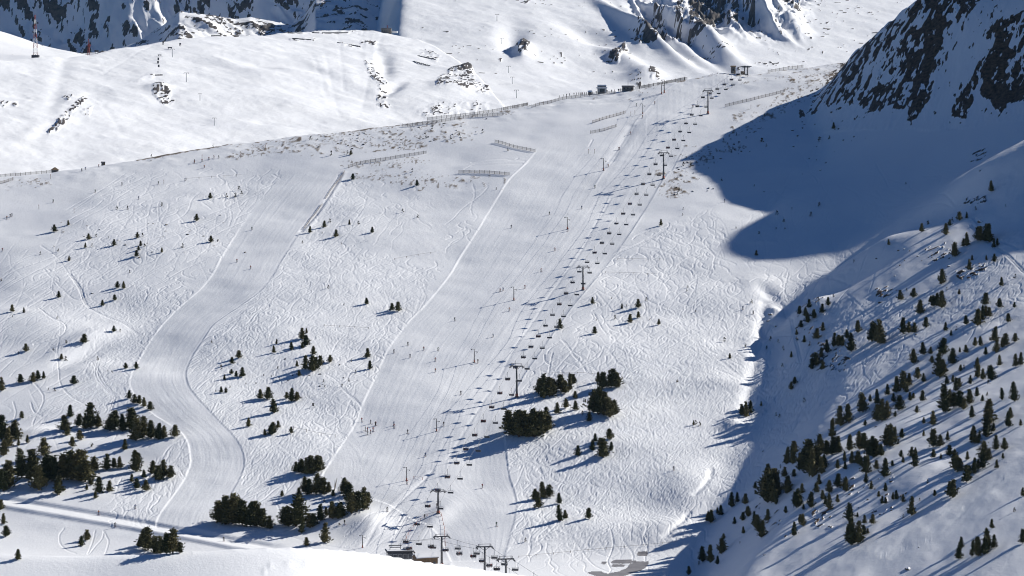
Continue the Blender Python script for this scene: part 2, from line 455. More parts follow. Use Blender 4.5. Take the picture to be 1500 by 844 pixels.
for tr in [
    ([(94, 774), (87, 784), (88, 796), (98, 806), (112, 811)], 0.6, .0), ([(139, 778), (136, 792), (128, 812)], 0.6, 0), ([(151, 778), (150, 788), (140, 800), (130, 812)], 0.6, 0),
    ([(153, 779), (156, 786), (159, 794), (154, 811)], 0.6, 0), ([(57, 453), (75, 473), (95, 485), (90, 500), (48, 512)], 1.1, 0), ([(100, 400), (117, 425), (125, 447), (145, 462), (175, 475), (200, 490)], 1.3, .9),
    ([(85, 524), (88, 560), (100, 577), (120, 590)], .9, 0), ([(45, 590), (50, 603), (62, 610)], .9, 0), ([(135, 530), (150, 560), (165, 580), (160, 600)], 1.1, 1.), ([(145, 520), (140, 550), (160, 575), (180, 578)], 1.1, 1.),
    ([(60, 395), (90, 375), (130, 350), (200, 340)], .7, 0), ([(0, 480), (60, 440), (100, 420)], .7, 0), ([(65, 395), (88, 420), (112, 440), (118, 430), (90, 385), (60, 360)], .7, 0),
    ([(760, 355), (760, 340)], .5, 0), ([(443, 660), (436, 675), (440, 690), (415, 700)], 1.2, 0), ([(412, 655), (450, 662), (490, 670)], .7, 0), ([(410, 654), (437, 669), (485, 672)], .7, 0),
    ([(548, 714), (562, 716), (572, 722)], 1.2, 0), ([(586, 738), (590, 752), (585, 765)], 1.3, 0), ([(600, 712), (608, 720), (600, 745), (575, 790)], 1, .8),
    ([(610, 712), (640, 700), (665, 745), (690, 760)], .5, 0), ([(880, 405), (900, 405), (930, 418), (970, 425)], .7, 0), ([(910, 360), (960, 365), (1000, 378)], .8, .8), ([(900, 372), (940, 355), (975, 335)], 1.2, 1.2),
    ([(1050, 525), (1075, 545), (1095, 560)], 1.1, .8), ([(1048, 540), (1085, 558), (1110, 570)], 1.1, .8), ([(1010, 480), (1040, 500), (1065, 530)], .8, 0), ([(740, 800), (800, 792), (870, 775), (920, 760)], .8, .8),
    ([(790, 795), (850, 790), (900, 770), (960, 735)], 1.0, 1.0), ([(960, 740), (1010, 740), (1060, 735)], .8, 0), ([(1470, 700), (1430, 730), (1410, 745)], .45, 0),
    ([(1420, 740), (1380, 780), (1330, 800), (1290, 815)], .35, 0), ([(1155, 400), (1150, 430), (1180, 440)], .9, 0), ([(1420, 330), (1440, 350), (1480, 380), (1500, 400)], 1.2, 1.0), ([(1425, 320), (1450, 345), (1490, 365)], 1.1, 0.8),
    ([(1370, 285), (1400, 300), (1420, 290)], .8, 0), ([(1240, 430), (1280, 470), (1300, 500)], .5, 0), ([(1158, 470), (1165, 500), (1172, 530)], 1.0, .8), ([(300, 632), (345, 650), (390, 660), (430, 655), (475, 640)], .6, 0),
    ([(745, 268), (735, 300), (700, 345)], .6, 0), ([(868, 205), (862, 216), (857, 225)], 1.0, 0), ([(760, 232), (745, 236), (700, 240), (680, 248)], 1, 0), ([(765, 240), (735, 240), (690, 244)], 1, 0), ([(690, 238), (730, 233), (770, 236)], 1, 0),
    ([(520, 250), (580, 240), (630, 225)], .6, 0), ([(30, 660), (60, 640), (90, 620), (120, 600)], 1.0, .8), ([(400, 780), (420, 785), (470, 798), (520, 806)], .6, 0)]:
    trail(*tr)

offrun = 1 - sstep(-0.5, 1.0, dP)
H = H * np.clip(offrun + .08, 0, 1)
# pressed snow: groove with a low rim beside it
Hl = np.zeros_like(H); Hl[:, 1:-1] = (H[:, 2:] + H[:, :-2]) * .5
ZZ += -0.27 * H + 0.06 * Hl
ATT_track = H
# scuffed snow between the tracks
dens = np.zeros_like(ZZ)
for poly, n, ln, am, wl, dr_, st in REG[:8]:
    dens = np.maximum(dens, inside(PX + 3 * jx, PY + 3 * jy, poly) * st)
dens = dens * offrun
ZZ += dens * 0.05 * fbm(XX * 1.0 + YY * .15, YY * .55, 1.9, 2, 131) + (1 - dens) * offrun * 0.02 * fbm(XX, YY, 3, 2, 132)
# groomer passes: lanes and corduroy that follow each run
def lanes(tab, msk, seed, w):
    a = np.array(tab, float); l = smooth_interp(PY, a[:, 0], a[:, 1], 16); r = smooth_interp(PY, a[:, 0], a[:, 2], 16)
    q = (PX - l) / np.maximum(r - l, 1) ; wm = np.median((a[:, 2] - a[:, 1])) * 1300 / F
    sm = q * wm
    ph = sm / w; fr = ph - np.floor(ph)
    lane = hsh(np.floor(ph), np.floor(YY / 160 + hsh(np.floor(ph), np.floor(ph) * 0, seed) * 3), seed)
    return msk * .55 * (0.05 * np.exp(-((fr - .03) / .07) ** 2) + .035 * lane * (fr - .5) * 2 + .045 * fbm(sm, YY * .02, 1.3, 2, seed) + .05 * fbm(sm, YY * .10, .75, 2, seed + 9) + .05 * fbm(sm, YY * .06, 4.5, 3, seed + 5))
mA = runmask * (PX < 530); mB = runmask * (PX >= 530)
ZZ += lanes(PISTE_A, mA, 141, 5.0) + lanes(PISTE_B, mB, 145, 5.5)

# ---- bare ground: scrub on the upper slope, rock on the mountain and in the woods
scrub = np.zeros_like(ZZ)
def patch(arr, poly, strength, jit=3.0):
    m = inside(PX + jit * jx, PY + jit * jy * .6, poly)
    return np.maximum(arr, m * strength)
for poly, s in [
    ([(360, 205), (440, 190), (520, 193), (480, 215), (410, 226), (330, 236)], .55), ([(430, 205), (640, 178), (700, 172), (690, 205), (600, 218), (520, 222), (440, 232)], .50),
    ([(500, 235), (625, 232), (640, 262), (600, 270), (530, 268)], .45), ([(620, 262), (745, 258), (750, 275), (640, 278), (600, 276)], .45), ([(960, 250), (1010, 245), (1030, 262), (1010, 285), (960, 290)], .6),
    ([(1080, 165), (1190, 120), (1240, 92), (1170, 150), (1110, 190), (1060, 210)], .55), ([(1000, 215), (1060, 205), (1090, 215), (1050, 240), (990, 245)], .5), ([(1050, 130), (1250, 86), (1240, 100), (1100, 125)], .5),
    ([(840, 150), (890, 130), (905, 140), (860, 150)], .3), ([(920, 155), (940, 148), (960, 130), (930, 140), (900, 150)], .35), ([(150, 236), (260, 220), (300, 222), (200, 240)], .35), ([(0, 268), (60, 262), (75, 272), (0, 282)], .4),
    ([(60, 330), (110, 320), (160, 325), (90, 345), (50, 345)], .3), ([(150, 345), (260, 330), (360, 350), (330, 378), (200, 365)], .25), ([(570, 175), (740, 150), (760, 165), (600, 190)], .5), ([(1150, 120), (1215, 95), (1215, 110), (1150, 135)], .6)]:
    scrub = patch(scrub, poly, s)
# the wind-blown crest
crest_band = sstep(10, 3, np.abs(np.interp(TT, RT, RY) - YY - 2)) * (YY < 1960) * (1 - right_side)
scrub = np.maximum(scrub, crest_band * (.55 + .45 * sstep(-.4, .3, fbm(XX, YY, 40, 2, 222))) * (PX > 200) * ((PX < 700) + .55 * (PX >= 700)))
sn = fbm(XX, YY * .55, 3.2, 3, 151, .65)
scrubm = sstep(.62, 1.0, scrub + .75 * sn) * (scrub > 0)
ZZ += scrubm * .15
speck = sstep(.55, .62, vnoise(XX / 1.1, YY / 2.4, 181)) * (scrub > .3) * sstep(0, .4, fbm(XX, YY, 15, 2, 182) + .2)
scrubm = np.maximum(scrubm, speck * .8)

rock = np.zeros_like(ZZ)
for poly, s in [
    ([(1180, 150), (1215, 110), (1262, 72), (1345, 0), (1400, -40), (1480, -60), (1440, 0), (1390, 50), (1350, 100), (1320, 150), (1290, 165), (1230, 150), (1205, 160)], .62),
    ([(1360, 0), (1440, -20), (1400, 40), (1370, 90), (1345, 160), (1310, 160), (1330, 80)], .8), ([(1460, 30), (1540, 0), (1540, 140), (1480, 150), (1470, 165), (1435, 140), (1450, 80)], .85),
    ([(1190, 140), (1215, 112), (1290, 60), (1260, 120), (1230, 160), (1180, 190), (1150, 190)], .5), ([(1330, 160), (1355, 120), (1370, 120), (1345, 175), (1330, 176)], .75),
    ([(1392, 170), (1410, 140), (1440, 90), (1425, 130), (1415, 175)], .75), ([(1330, 100), (1400, 20), (1420, 30), (1380, 110), (1350, 170)], .55), ([(1150, 200), (1220, 120), (1300, 60), (1420, -40), (1540, -40), (1540, 170), (1400, 190), (1250, 190)], .27)]:
    rock = patch(rock, poly, s, 1.6)
# streaks follow the fall line of the mountain
fx, fy = -0.30, -0.954
wj = 3.5 * fbm(XX, YY, 22, 3, 159)
al = XX * fx + YY * fy; ac = XX * fy - YY * fx + wj
rn = .5 * fbm(ac, al * .22, 9, 4, 161, .6) + .95 * fbm(ac, al * .45, 2.6, 3, 163, .7)
mfade = .35 * sstep(150, 190, PY + 5 * jy)
rockm = sstep(.34, .84, rock * .97 + .76 * rn - mfade) * (rock > 0) * (rock > 0)
mtn = right_side * sstep(1555, 1600, YY)
rel = ridged(ac, al * .3, 11, 4, 171)
ZZ += mtn * (rock > 0) * 1.5 * rel * (.25 + .75 * rock)
# outcrops in the wooded hillside
for poly, s in [([(1180, 540), (1195, 500), (1225, 510), (1245, 525), (1235, 545), (1210, 548)], .5), ([(1350, 360), (1385, 355), (1395, 380), (1370, 390)], .42), ([(1395, 400), (1420, 388), (1445, 385), (1440, 400), (1405, 412)], .6),
                ([(1280, 425), (1310, 418), (1315, 428), (1290, 438)], .5), ([(1160, 470), (1180, 440), (1210, 440), (1205, 480), (1170, 500)], .33), ([(1240, 740), (1220, 700), (1300, 690), (1330, 730), (1290, 760)], .3),
                ([(1190, 755), (1200, 740), (1225, 745), (1222, 778), (1200, 775)], .5), ([(1110, 760), (1100, 740), (1140, 730), (1150, 790)], .35), ([(1420, 225), (1440, 215), (1450, 225), (1425, 240)], .5), ([(1410, 295), (1440, 285), (1450, 295), (1420, 305)], .5)]:
    m = inside(PX + 1.0 * jx, PY + 1.0 * jy, poly) * s
    r2 = sstep(.62, .70, m + .75 * fbm(XX, YY * .8, 2.4, 3, 191, .7)) * (m > 0)
    rockm = np.maximum(rockm, r2)
    ZZ += r2 * .45

# ice on the pond: cells of the flat valley floor
def ell(cx, cy, a, b, n=14): return [(cx + a * math.cos(6.283 * k / n) * (1 + .1 * math.sin(k * 2.3)), cy - b * math.sin(6.283 * k / n)) for k in range(n)]
PONDS = [[(862, 839), (880, 838), (888, 841), (908, 838), (920, 831), (930, 824), (950, 823), (948, 830), (935, 838), (915, 843), (890, 847), (875, 844)], ell(912, 823, 20, 1.9), ell(906, 829, 12, 1.4), ell(941, 812, 9, 2.2), ell(882, 825, 4, 1.0)]
PONDM = [inside(PX + .8 * jx, PY + .25 * jy, q) for q in PONDS]
pm_ = np.any(PONDM, axis=0)
ZZ = np.where(pm_, BASE - .06, ZZ)
NEAR_Z = ZZ
# ------------------------------------------------------------------ far hills
def sheet(px0, px1, npx, y0, y1, ny):
    t = np.linspace((px0 - 750) / F, (px1 - 750) / F, npx)
    y = np.linspace(y0, y1, ny)
    T, Y = np.meshgrid(t, y)
    return T, Y, T * Y

def noise_rock(X, Y, ax, ay, scale, seed, st=.3):
    al = X * ax + Y * ay; ac = X * ay - Y * ax
    return .8 * fbm(ac, al * st, scale, 4, seed, .65) + .75 * fbm(ac, al * st * 1.3, scale * .3, 3, seed + 1, .7)
FAR = []

# --- rounded white hill behind the ridge, on the left
def hill_Y(px, py):
    t, v = ray(px, py); return 287.0 / (0.092 - 0.10 * float(t) - float(v))
sil = [(-400, 92), (0, 84), (130, 74), (250, 59), (330, 52), (400, 48), (470, 41), (525, 40), (560, 44), (590, 50), (630, 62), (660, 80), (700, 108), (735, 150), (790, 220)]
ST = np.array([float(ray(a, b)[0]) for a, b in sil]); SYY = np.array([hill_Y(a, b) for a, b in sil], float)
T, Y, X = sheet(-170, 860, 560, 1900, 3900, 300)
Z = -287 - .10 * X + .092 * Y
Z = Z - .9 * softplus(Y - np.interp(T, ST, SYY), 8)
hpx, hpy = project(X, Y, Z)
Z += 5.5 * fbm(X, Y * .7, 150, 3, 301) + 1.4 * fbm(X + .3 * Y, Y * .6, 34, 4, 302, .6)
def bump(X, Y, Z, f, px, py, rx, ry, h, ang=0.):
    i = np.argmin((hpx - px) ** 2 + (hpy - py) ** 2); cx = X.flat[i]; cy = Y.flat[i]
    ca, sa = math.cos(ang), math.sin(ang); dx = X - cx; dy = Y - cy
    return Z + h * np.exp(-(((dx * ca + dy * sa) / rx) ** 2 + ((-dx * sa + dy * ca) / ry) ** 2))
for b in [(562, 95, 10, 130, -5, .05), (545, 110, 9, 90, 3, .1), (690, 100, 10, 60, 6, -.2), (660, 130, 22, 60, 7, 0), (575, 130, 8, 70, -4, -.1), (430, 150, 40, 90, 4, 0), (470, 110, 16, 120, -3, .3), (235, 130, 14, 30, 4, 0), (350, 100, 20, 120, 3, .4),
          (660, 190, 60, 60, 3, 0), (620, 90, 10, 40, 3, 0)]:
    Z = bump(X, Y, Z, None, *b)
def hgroove(X, Y, Z, pts, w, h):
    q = []
    for a, b in pts:
        i = np.argmin((hpx - a) ** 2 + (hpy - b) ** 2); q.append((X.flat[i], Y.flat[i]))
    d, _ = seg_dist(X, Y, q); return Z + h * np.exp(-(d / w) ** 2)
Z = hgroove(X, Y, Z, [(42, 203), (62, 185), (90, 158), (118, 132)], 8, 0.9)
Z = hgroove(X, Y, Z, [(52, 203), (70, 187), (98, 160), (126, 134)], 8, -1.08)
Z = hgroove(X, Y, Z, [(78, 200), (100, 176), (126, 146)], 8, 0.72)
Z = hgroove(X, Y, Z, [(200, 120), (225, 110), (262, 112), (275, 118)], 8, 0.54)
Z = hgroove(X, Y, Z, [(530, 178), (532, 160), (545, 152), (575, 160), (590, 172)], 8, -0.54)
Z = hgroove(X, Y, Z, [(580, 85), (620, 92), (655, 100)], 8, 0.45)
for q_ in ([(475, 78), (484, 115), (492, 150), (499, 172)], [(455, 80), (470, 110), (478, 140)], [(140, 142), (160, 165), (178, 194)], [(232, 140), (250, 152), (275, 160)], [(150, 108), (185, 85), (222, 68)], [(565, 150), (530, 152), (470, 146), (400, 139)], [(495, 100), (503, 130)]):
    Z = hgroove(X, Y, Z, q_, 2.5, -.22)
rk = np.zeros_like(Z); hj = 5 * fbm(X, Y, 14, 3, 305); hj2 = 4 * fbm(X, Y, 14, 3, 306)
for poly, s in [([(536, 90), (545, 92), (560, 110), (568, 125), (565, 150), (552, 148), (555, 125), (540, 110)], .52), ([(640, 115), (665, 98), (690, 98), (697, 125), (716, 130), (716, 140), (700, 138), (665, 132), (640, 132)], .56),
                ([(680, 100), (688, 97), (697, 125), (690, 130)], .62), ([(640, 150), (680, 150), (715, 150), (715, 166), (620, 166), (610, 160)], .42), ([(222, 128), (240, 125), (258, 148), (240, 150), (225, 140)], .6), ([(68, 198), (85, 195), (128, 142), (120, 142), (85, 178)], .60),
                ([(118, 165), (135, 155), (130, 170)], .5), ([(0, 150), (25, 150), (25, 158), (0, 158)], .5), ([(92, 140), (107, 138), (100, 150)], .5), ([(556, 145), (570, 148), (568, 152), (556, 151)], .7), ([(620, 72), (645, 82), (640, 90), (615, 80)], .45),
                ([(530, 60), (552, 62), (550, 68), (528, 64)], .6), ([(430, 44), (530, 42), (530, 50), (430, 50)], .35), ([(425, 56), (460, 56), (460, 60), (425, 60)], .45), ([(495, 62), (530, 66), (530, 72), (495, 66)], .45), ([(190, 118), (225, 110), (225, 116), (190, 122)], .35)]:
    rk = np.maximum(rk, inside(hpx + .5 * hj, hpy + .4 * hj2, poly) * s)
rkm = sstep(.60, .70, rk + .62 * noise_rock(X, Y, -.2, -1, 7, 311, .3)) * (rk > 0)
Z += rkm * .8 + (rk > 0) * rk * 2.4 * ridged(X, Y * .4, 8, 4, 320)
FAR.append(('white_hill', X, Y, Z, rkm, np.zeros_like(Z)))

# --- snow bowl and rock faces, centre and right
cp = [(520, 60, 3300), (600, 10, 3380), (620, -60, 3450), (700, 40, 3280), (760, 80, 3120), (800, 140, 2900), (700, 120, 3020), (900, 110, 2900), (850, 60, 3080), (800, 0, 3260), (800, -80, 3420), (950, 90, 2960), (950, 20, 3090), (950, -60, 3230), (1050, 90, 2960), (1050, 0, 3120), (1050, -70, 3220),
      (1150, 90, 2960), (1150, 40, 3070), (1150, -60, 3260), (1250, 60, 3020), (1250, 0, 3160), (1350, 0, 3160), (1350, -80, 3300), (1100, 120, 2850), (1300, 90, 2920), (1000, 160, 2700), (800, 190, 2680), (1300, 160, 2700), (600, 100, 3100), (600, 200, 2750), (1500, 0, 3100), (1500, -100, 3300), (450, 0, 3500), (480, 100, 3300),
      (1200, -180, 3420), (900, -180, 3430), (700, -150, 3600), (1500, -200, 3500)]
K3 = 1.3
T, Y, X = sheet(430, 1640, 680, 3300, 5200, 290)
Z = 4 + .15 * (Y - 3600) - .03 * X + 16 * sstep(250, 480, X) * sstep(3700, 4600, Y)
Z = Z - 2.2 * softplus((574 - T * F - 750 + .012 * (Y - 3600)) * Y / F, 5)
hpx, hpy = project(X, Y, Z)
Z += 5 * fbm(X, Y * .6, 170, 3, 401) + 1.5 * fbm(X + .25 * Y, Y * .5, 45, 4, 402, .6)
for b in [(765, 75, 9, 35, 7, 0), (750, 60, 14, 60, -5, 0), (905, 78, 14, 50, 7, .2), (880, 60, 20, 80, -6, .2), (945, 108, 16, 30, 6, 0), (930, 40, 10, 120, 9, .15), (960, 50, 8, 100, -7, .15), (985, 30, 10, 120, 9, .12), (1015, 40, 9, 120, 10, .1), (1000, 50, 7, 120, -6, .1), (1075, 30, 9, 90, 8, -.1), (1120, 30, 14, 80, 6, -.2), (850, 100, 50, 60, -4, 0), (1140, 110, 50, 20, 3, 0),
          (560, 30, 20, 90, -8, 0)]:
    b = (b[0], b[1], b[2] * K3, b[3] * 2.2, b[4] * 1.9, b[5])
    Z = bump(X, Y, Z, None, *b)
rk = np.zeros_like(Z); hj = 6 * fbm(X, Y, 16, 3, 405); hj2 = 4 * fbm(X, Y, 16, 3, 406)
for poly, s in [([(755, 60), (768, 58), (778, 68), (768, 88), (760, 85)], .68), ([(890, 82), (915, 60), (918, 70), (905, 90)], .75), ([(930, 62), (935, 45), (965, 5), (972, 20), (975, 50), (960, 68)], .72), ([(985, 60), (993, 10), (1000, 5), (1002, 30), (996, 58)], .74),
                ([(1010, 50), (1010, -30), (1060, -60), (1062, 25), (1040, 45), (1032, 60), (1005, 62)], .78), ([(1065, -40), (1080, -10), (1082, 45), (1065, 45)], .72), ([(1082, -40), (1110, -40), (1106, 36), (1088, 28)], .72), ([(1110, -40), (1170, -60), (1172, 28), (1150, 15), (1125, 26)], .66),
                ([(1000, 62), (1030, 60), (1045, 75), (1100, 70), (1120, 60), (1090, 85), (1000, 82)], .38), ([(1090, 30), (1120, 60), (1120, 68), (1100, 60)], .42), ([(920, 120), (945, 108), (965, 105), (965, 118), (930, 126)], .4), ([(950, 108), (962, 103), (965, 112), (955, 118)], .6), ([(1030, 110), (1120, 92), (1240, 90), (1230, 100), (1100, 108), (1050, 112)], .34),
                ([(1090, 75), (1240, 68), (1240, 78), (1100, 84)], .36), ([(1150, 10), (1210, 20), (1250, 10), (1340, 0), (1330, 12), (1210, 40), (1150, 40)], .3), ([(740, 0), (800, -10), (800, 6), (750, 8)], .35)]:
    rk = np.maximum(rk, inside(hpx + .5 * hj, hpy + .4 * hj2, poly) * s)
rkm = sstep(.58, .68, rk + .62 * noise_rock(X, Y, -.1, -1, 12, 411, .3)) * (rk > 0)
dots = sstep(.80, .86, vnoise(X / 5.0, Y / 9.0, 471)) * sstep(-.2, .3, fbm(X, Y, 120, 2, 472)) * (hpx > 600)
rkm = np.maximum(rkm, dots * .9)
crg = sstep(905, 960, hpx) * sstep(1200, 1150, hpx) * sstep(75, 30, hpy)
Z += crg * (26 * ridged(X + .12 * Y, Y * .12, 42, 2, 431) + 9 * ridged(X + 6 * fbm(X, Y, 40, 2, 434), Y * .3, 18, 4, 433))
Z += (rk > .5) * rk * 7.0 * ridged(X, Y * .35, 13, 4, 420) + rkm * .8
FAR.append(('snow_mountain', X, Y, Z, rkm, np.zeros_like(Z)))

# --- small white shoulder at the far left edge
T, Y, X = sheet(-170, 140, 100, 4200, 4900, 80)
sp = RBF([at_plane(*h) for h in [(-150, -20, 4700), (0, 38, 4650), (30, 55, 4620), (60, 70, 4600), (90, 78, 4560), (0, 80, 4350), (60, 85, 4300), (-150, 80, 4300), (140, 110, 4300)]], .001)
Z = sp(X, Y) - .9 * softplus(Y - 4630 + 0 * X, 6) + 1.5 * fbm(X, Y, 60, 3, 501)
FAR.append(('snow_shoulder', X, Y, Z, sstep(.45, .5, fbm(X, Y, 12, 3, 505)) * 0.4, np.zeros_like(Z)))

# --- sunlit crags in front of the far wall
sl = [(-300, 110), (170, 72), (188, 64), (200, 60), (222, 46), (240, 34), (262, 15), (300, 19), (345, 26), (366, 23), (400, 29), (425, 35), (445, 22), (462, -6), (520, -14), (575, -2), (640, -30), (900, -60)]
SLT = np.array([float(ray(a, b)[0]) for a, b in sl]); SLV = np.array([float(ray(a, b)[1]) for a, b in sl])
T, Y, X = sheet(120, 760, 320, 4700, 5500, 120)
top = np.interp(T, SLT, SLV)
yc = 5120 + 60 * fbm(T * 5000, T * 0, 90, 2, 551)
Z = top * yc + (Y - yc) * .20 - 1.4 * softplus(Y - yc, 5)
hpx, hpy = project(X, Y, Z)
rb = ridged(X + .5 * Y, Y * .4, 60, 4, 553)
Z += sstep(0, 120, yc - Y) * 9 * rb
rkm = sstep(.0, .12, .55 * fbm(X + .4 * Y, Y * .5, 15, 4, 561, .75) + .12 * rb - .10)
Z += rkm * 4 * ridged(X, Y * .6, 14, 3, 565)
FAR.append(('crag_ridge', X, Y, Z, rkm, np.zeros_like(Z)))

# --- far craggy mountain wall
dp = [(-100, 110, 5560), (300, 110, 5560), (620, 90, 5600), (-100, 0, 5780), (100, 0, 5780), (300, 0, 5770), (500, 0, 5760), (620, 0, 5780), (0, -150, 6000), (300, -150, 5990), (620, -150, 5960), (0, -400, 6250), (300, -400, 6300), (620, -400, 6300)]
db = RBF([at_plane(*h) for h in dp], 0.001)
T, Y, X = sheet(-170, 760, 440, 5450, 6400, 210)
Z = db(X, Y); hpx, hpy = project(X, Y, Z)
Z += 70 * ridged(X + .35 * Y, Y * .45 - .2 * X, 280, 2, 611) + 28 * ridged(X + .4 * Y, Y * .5, 90, 4, 613) - 60
gx_ = np.gradient(Z, axis=1) / (np.gradient(X, axis=1)); gy_ = np.gradient(Z, axis=0) / np.gradient(Y, axis=0)
st_ = np.sqrt(gx_ ** 2 + gy_ ** 2)
rkm = .8 * sstep(-.06, .18, (st_ - 1.3) * .18 + .5 * fbm(X + .3 * Y, Y * .5, 22, 5, 621, .8))
Z += rkm * 9 * ridged(X, Y * .6, 22, 3, 631)
FAR.append(('crag_mountain', X, Y, Z, rkm, np.zeros_like(Z)))
# ------------------------------------------------------------------ materials
def new_mat(name, rough=.7, spec=.3):
    m = bpy.data.materials.new(name); m.use_nodes = True
    nt = m.node_tree; b = nt.nodes['Principled BSDF']
    b.inputs['Roughness'].default_value = rough
    b.inputs['Specular IOR Level'].default_value = spec
    return m, nt, b

def N(nt, t, **kw):
    n = nt.nodes.new(t)
    for k, v in kw.items():
        setattr(n, k, v)
    return n

def noise(nt, scale, detail=3, rough=.6, vec=None):
    n = N(nt, 'ShaderNodeTexNoise'); n.inputs['Scale'].default_value = scale
    n.inputs['Detail'].default_value = detail; n.inputs['Roughness'].default_value = rough
    if vec is not None: nt.links.new(vec, n.inputs['Vector'])
    return n

def ramp(nt, fac, stops):
    r = N(nt, 'ShaderNodeValToRGB'); e = r.color_ramp.elements
    while len(e) < len(stops): e.new(.5)
    for i, (p, c) in enumerate(stops):
        e[i].position = p; e[i].color = (*c, 1)
    nt.links.new(fac, r.inputs['Fac']); return r

def mix(nt, fac, a, b):
    m = N(nt, 'ShaderNodeMix'); m.data_type = 'RGBA'
    for k, v in (('Factor', fac), ('A', a), ('B', b)):
        s = [i for i in m.inputs if i.name == k and (i.type == ('VALUE' if k == 'Factor' else 'RGBA'))][0]
        if hasattr(v, 'links'): nt.links.new(v, s)
        elif k == 'Factor': s.default_value = v
        else: s.default_value = (*v, 1)
    return [o for o in m.outputs if o.type == 'RGBA'][0]

def mth(nt, op, a, b=None):
    n = N(nt, 'ShaderNodeMath', operation=op)
    for i, v in enumerate([a, b]):
        if v is None: continue
        if hasattr(v, 'links'): nt.links.new(v, n.inputs[i])
        else: n.inputs[i].default_value = v
    return n.outputs[0]

def snow_material(name, near=True, rock_a=(.035, .028, .02), rock_b=(.13, .10, .075)):
    m, nt, b = new_mat(name, .62, .25)
    geo = N(nt, 'ShaderNodeNewGeometry')
    pos = geo.outputs['Position']
    big = noise(nt, .02, 4, .6, pos); fine = noise(nt, .5 if near else .12, 4, .65, pos)
    snow = ramp(nt, big.outputs['Fac'], [(.3, (.81, .82, .85)), (.7, (.87, .875, .89))]).outputs['Color']
    ar = N(nt, 'ShaderNodeAttribute', attribute_name='rock'); asr = N(nt, 'ShaderNodeAttribute', attribute_name='scrub')
    ag = N(nt, 'ShaderNodeAttribute', attribute_name='groomed')
    # groomed snow is a touch greyer
    snow = mix(nt, mth(nt, 'MULTIPLY', ag.outputs['Fac'], .5), snow, (.81, .82, .845))
    scr = ramp(nt, noise(nt, .9, 3, .7, pos).outputs['Fac'], [(.35, (.10, .07, .045)), (.65, (.26, .20, .14))]).outputs['Color']
    snow = mix(nt, asr.outputs['Fac'], snow, scr)
    rk = ramp(nt, fine.outputs['Fac'], [(.35, rock_a), (.68, rock_b)]).outputs['Color']
    fr = mth(nt, 'ADD', ar.outputs['Fac'], mth(nt, 'MULTIPLY', mth(nt, 'SUBTRACT', fine.outputs['Fac'], .5), .9))
    fr = mth(nt, 'GREATER_THAN', fr, .45)
    fr = mth(nt, 'MULTIPLY', fr, mth(nt, 'GREATER_THAN', ar.outputs['Fac'], .12))
    colr = mix(nt, fr, snow, rk)
    nt.links.new(colr, b.inputs['Base Color'])
    bp = N(nt, 'ShaderNodeBump'); bp.inputs['Strength'].default_value = .6 if near else .6
    bp.inputs['Distance'].default_value = .25 if near else 1.2
    hn = noise(nt, .75 if near else .12, 5, .75, pos)
    nt.links.new(hn.outputs['Fac'], bp.inputs['Height']); nt.links.new(bp.outputs[0], b.inputs['Normal'])
    return m

M_SNOW = snow_material('snow')
M_MTN = snow_material('mountain_snow_rock', rock_a=(.012, .009, .007), rock_b=(.15, .095, .055))
M_FAR = snow_material('far_snow_rock', near=False, rock_a=(.025, .023, .024), rock_b=(.12, .10, .085))

# ------------------------------------------------------------------ height field -> mesh objects
def normals_of(X, Y, Z):
    n0 = np.stack([np.gradient(a, axis=1) for a in (X, Y, Z)], -1)
    n1 = np.stack([np.gradient(a, axis=0) for a in (X, Y, Z)], -1)
    n = np.cross(n0, n1)
    n /= np.linalg.norm(n, axis=-1, keepdims=True) + 1e-12
    return n

def grid_mesh(name, X, Y, Z, mat, attrs, cells=None, NRM=None, kind='structure'):
    R, Cn = X.shape
    if cells is None: cells = np.ones((R - 1, Cn - 1), bool)
    idx = np.arange(R * Cn).reshape(R, Cn)
    q = np.stack([idx[:-1, :-1][cells], idx[:-1, 1:][cells], idx[1:, 1:][cells], idx[1:, :-1][cells]], -1)
    used = np.zeros(R * Cn, bool); used[q.ravel()] = True
    remap = np.cumsum(used) - 1
    q = remap[q]
    co = np.stack([X.ravel()[used], Y.ravel()[used], Z.ravel()[used]], -1).astype(np.float32)
    me = bpy.data.meshes.new(name)
    me.vertices.add(len(co)); me.vertices.foreach_set('co', co.ravel())
    me.loops.add(q.size); me.loops.foreach_set('vertex_index', q.ravel().astype(np.int32))
    me.polygons.add(len(q)); me.polygons.foreach_set('loop_start', (np.arange(len(q)) * 4).astype(np.int32))
    me.polygons.foreach_set('use_smooth', np.ones(len(q), bool))
    me.update(calc_edges=True)
    for k, a in attrs.items():
        at = me.attributes.new(k, 'FLOAT', 'POINT'); at.data.foreach_set('value', a.ravel()[used].astype(np.float32))
    if NRM is not None:
        me.normals_split_custom_set_from_vertices(NRM.reshape(-1, 3)[used])
    me.materials.append(mat)
    o = bpy.data.objects.new(name, me); COL.objects.link(o); o['kind'] = kind
    return o

NRM = normals_of(XX, YY, ZZ)
attrs = {'rock': rockm, 'scrub': np.clip(scrubm, 0, 1), 'groomed': runmask}
def cellify(a): return (a[:-1, :-1] + a[1:, 1:]) * .5
cR = cellify(right_side) > .5; cM = cR & (cellify(YY) > 1540) ; cP = (cellify(runmask) > .5) & ~cR
cK = cellify(knoll.astype(float)) > .5
cF = cR & ~cM
grid_mesh('ski_piste', XX, YY, ZZ, M_SNOW, attrs, cP & ~cK, NRM)
grid_mesh('snow_slope', XX, YY, ZZ, M_SNOW, attrs, ~cP & ~cR & ~cK, NRM)
grid_mesh('foreground_snow', XX, YY, ZZ, M_SNOW, attrs, cK & ~cR, NRM)
grid_mesh('wooded_hillside', XX, YY, ZZ, M_MTN, attrs, cF & ~(cK & ~cR), NRM)
grid_mesh('mountain', XX, YY, ZZ, M_MTN, attrs, cM, NRM)
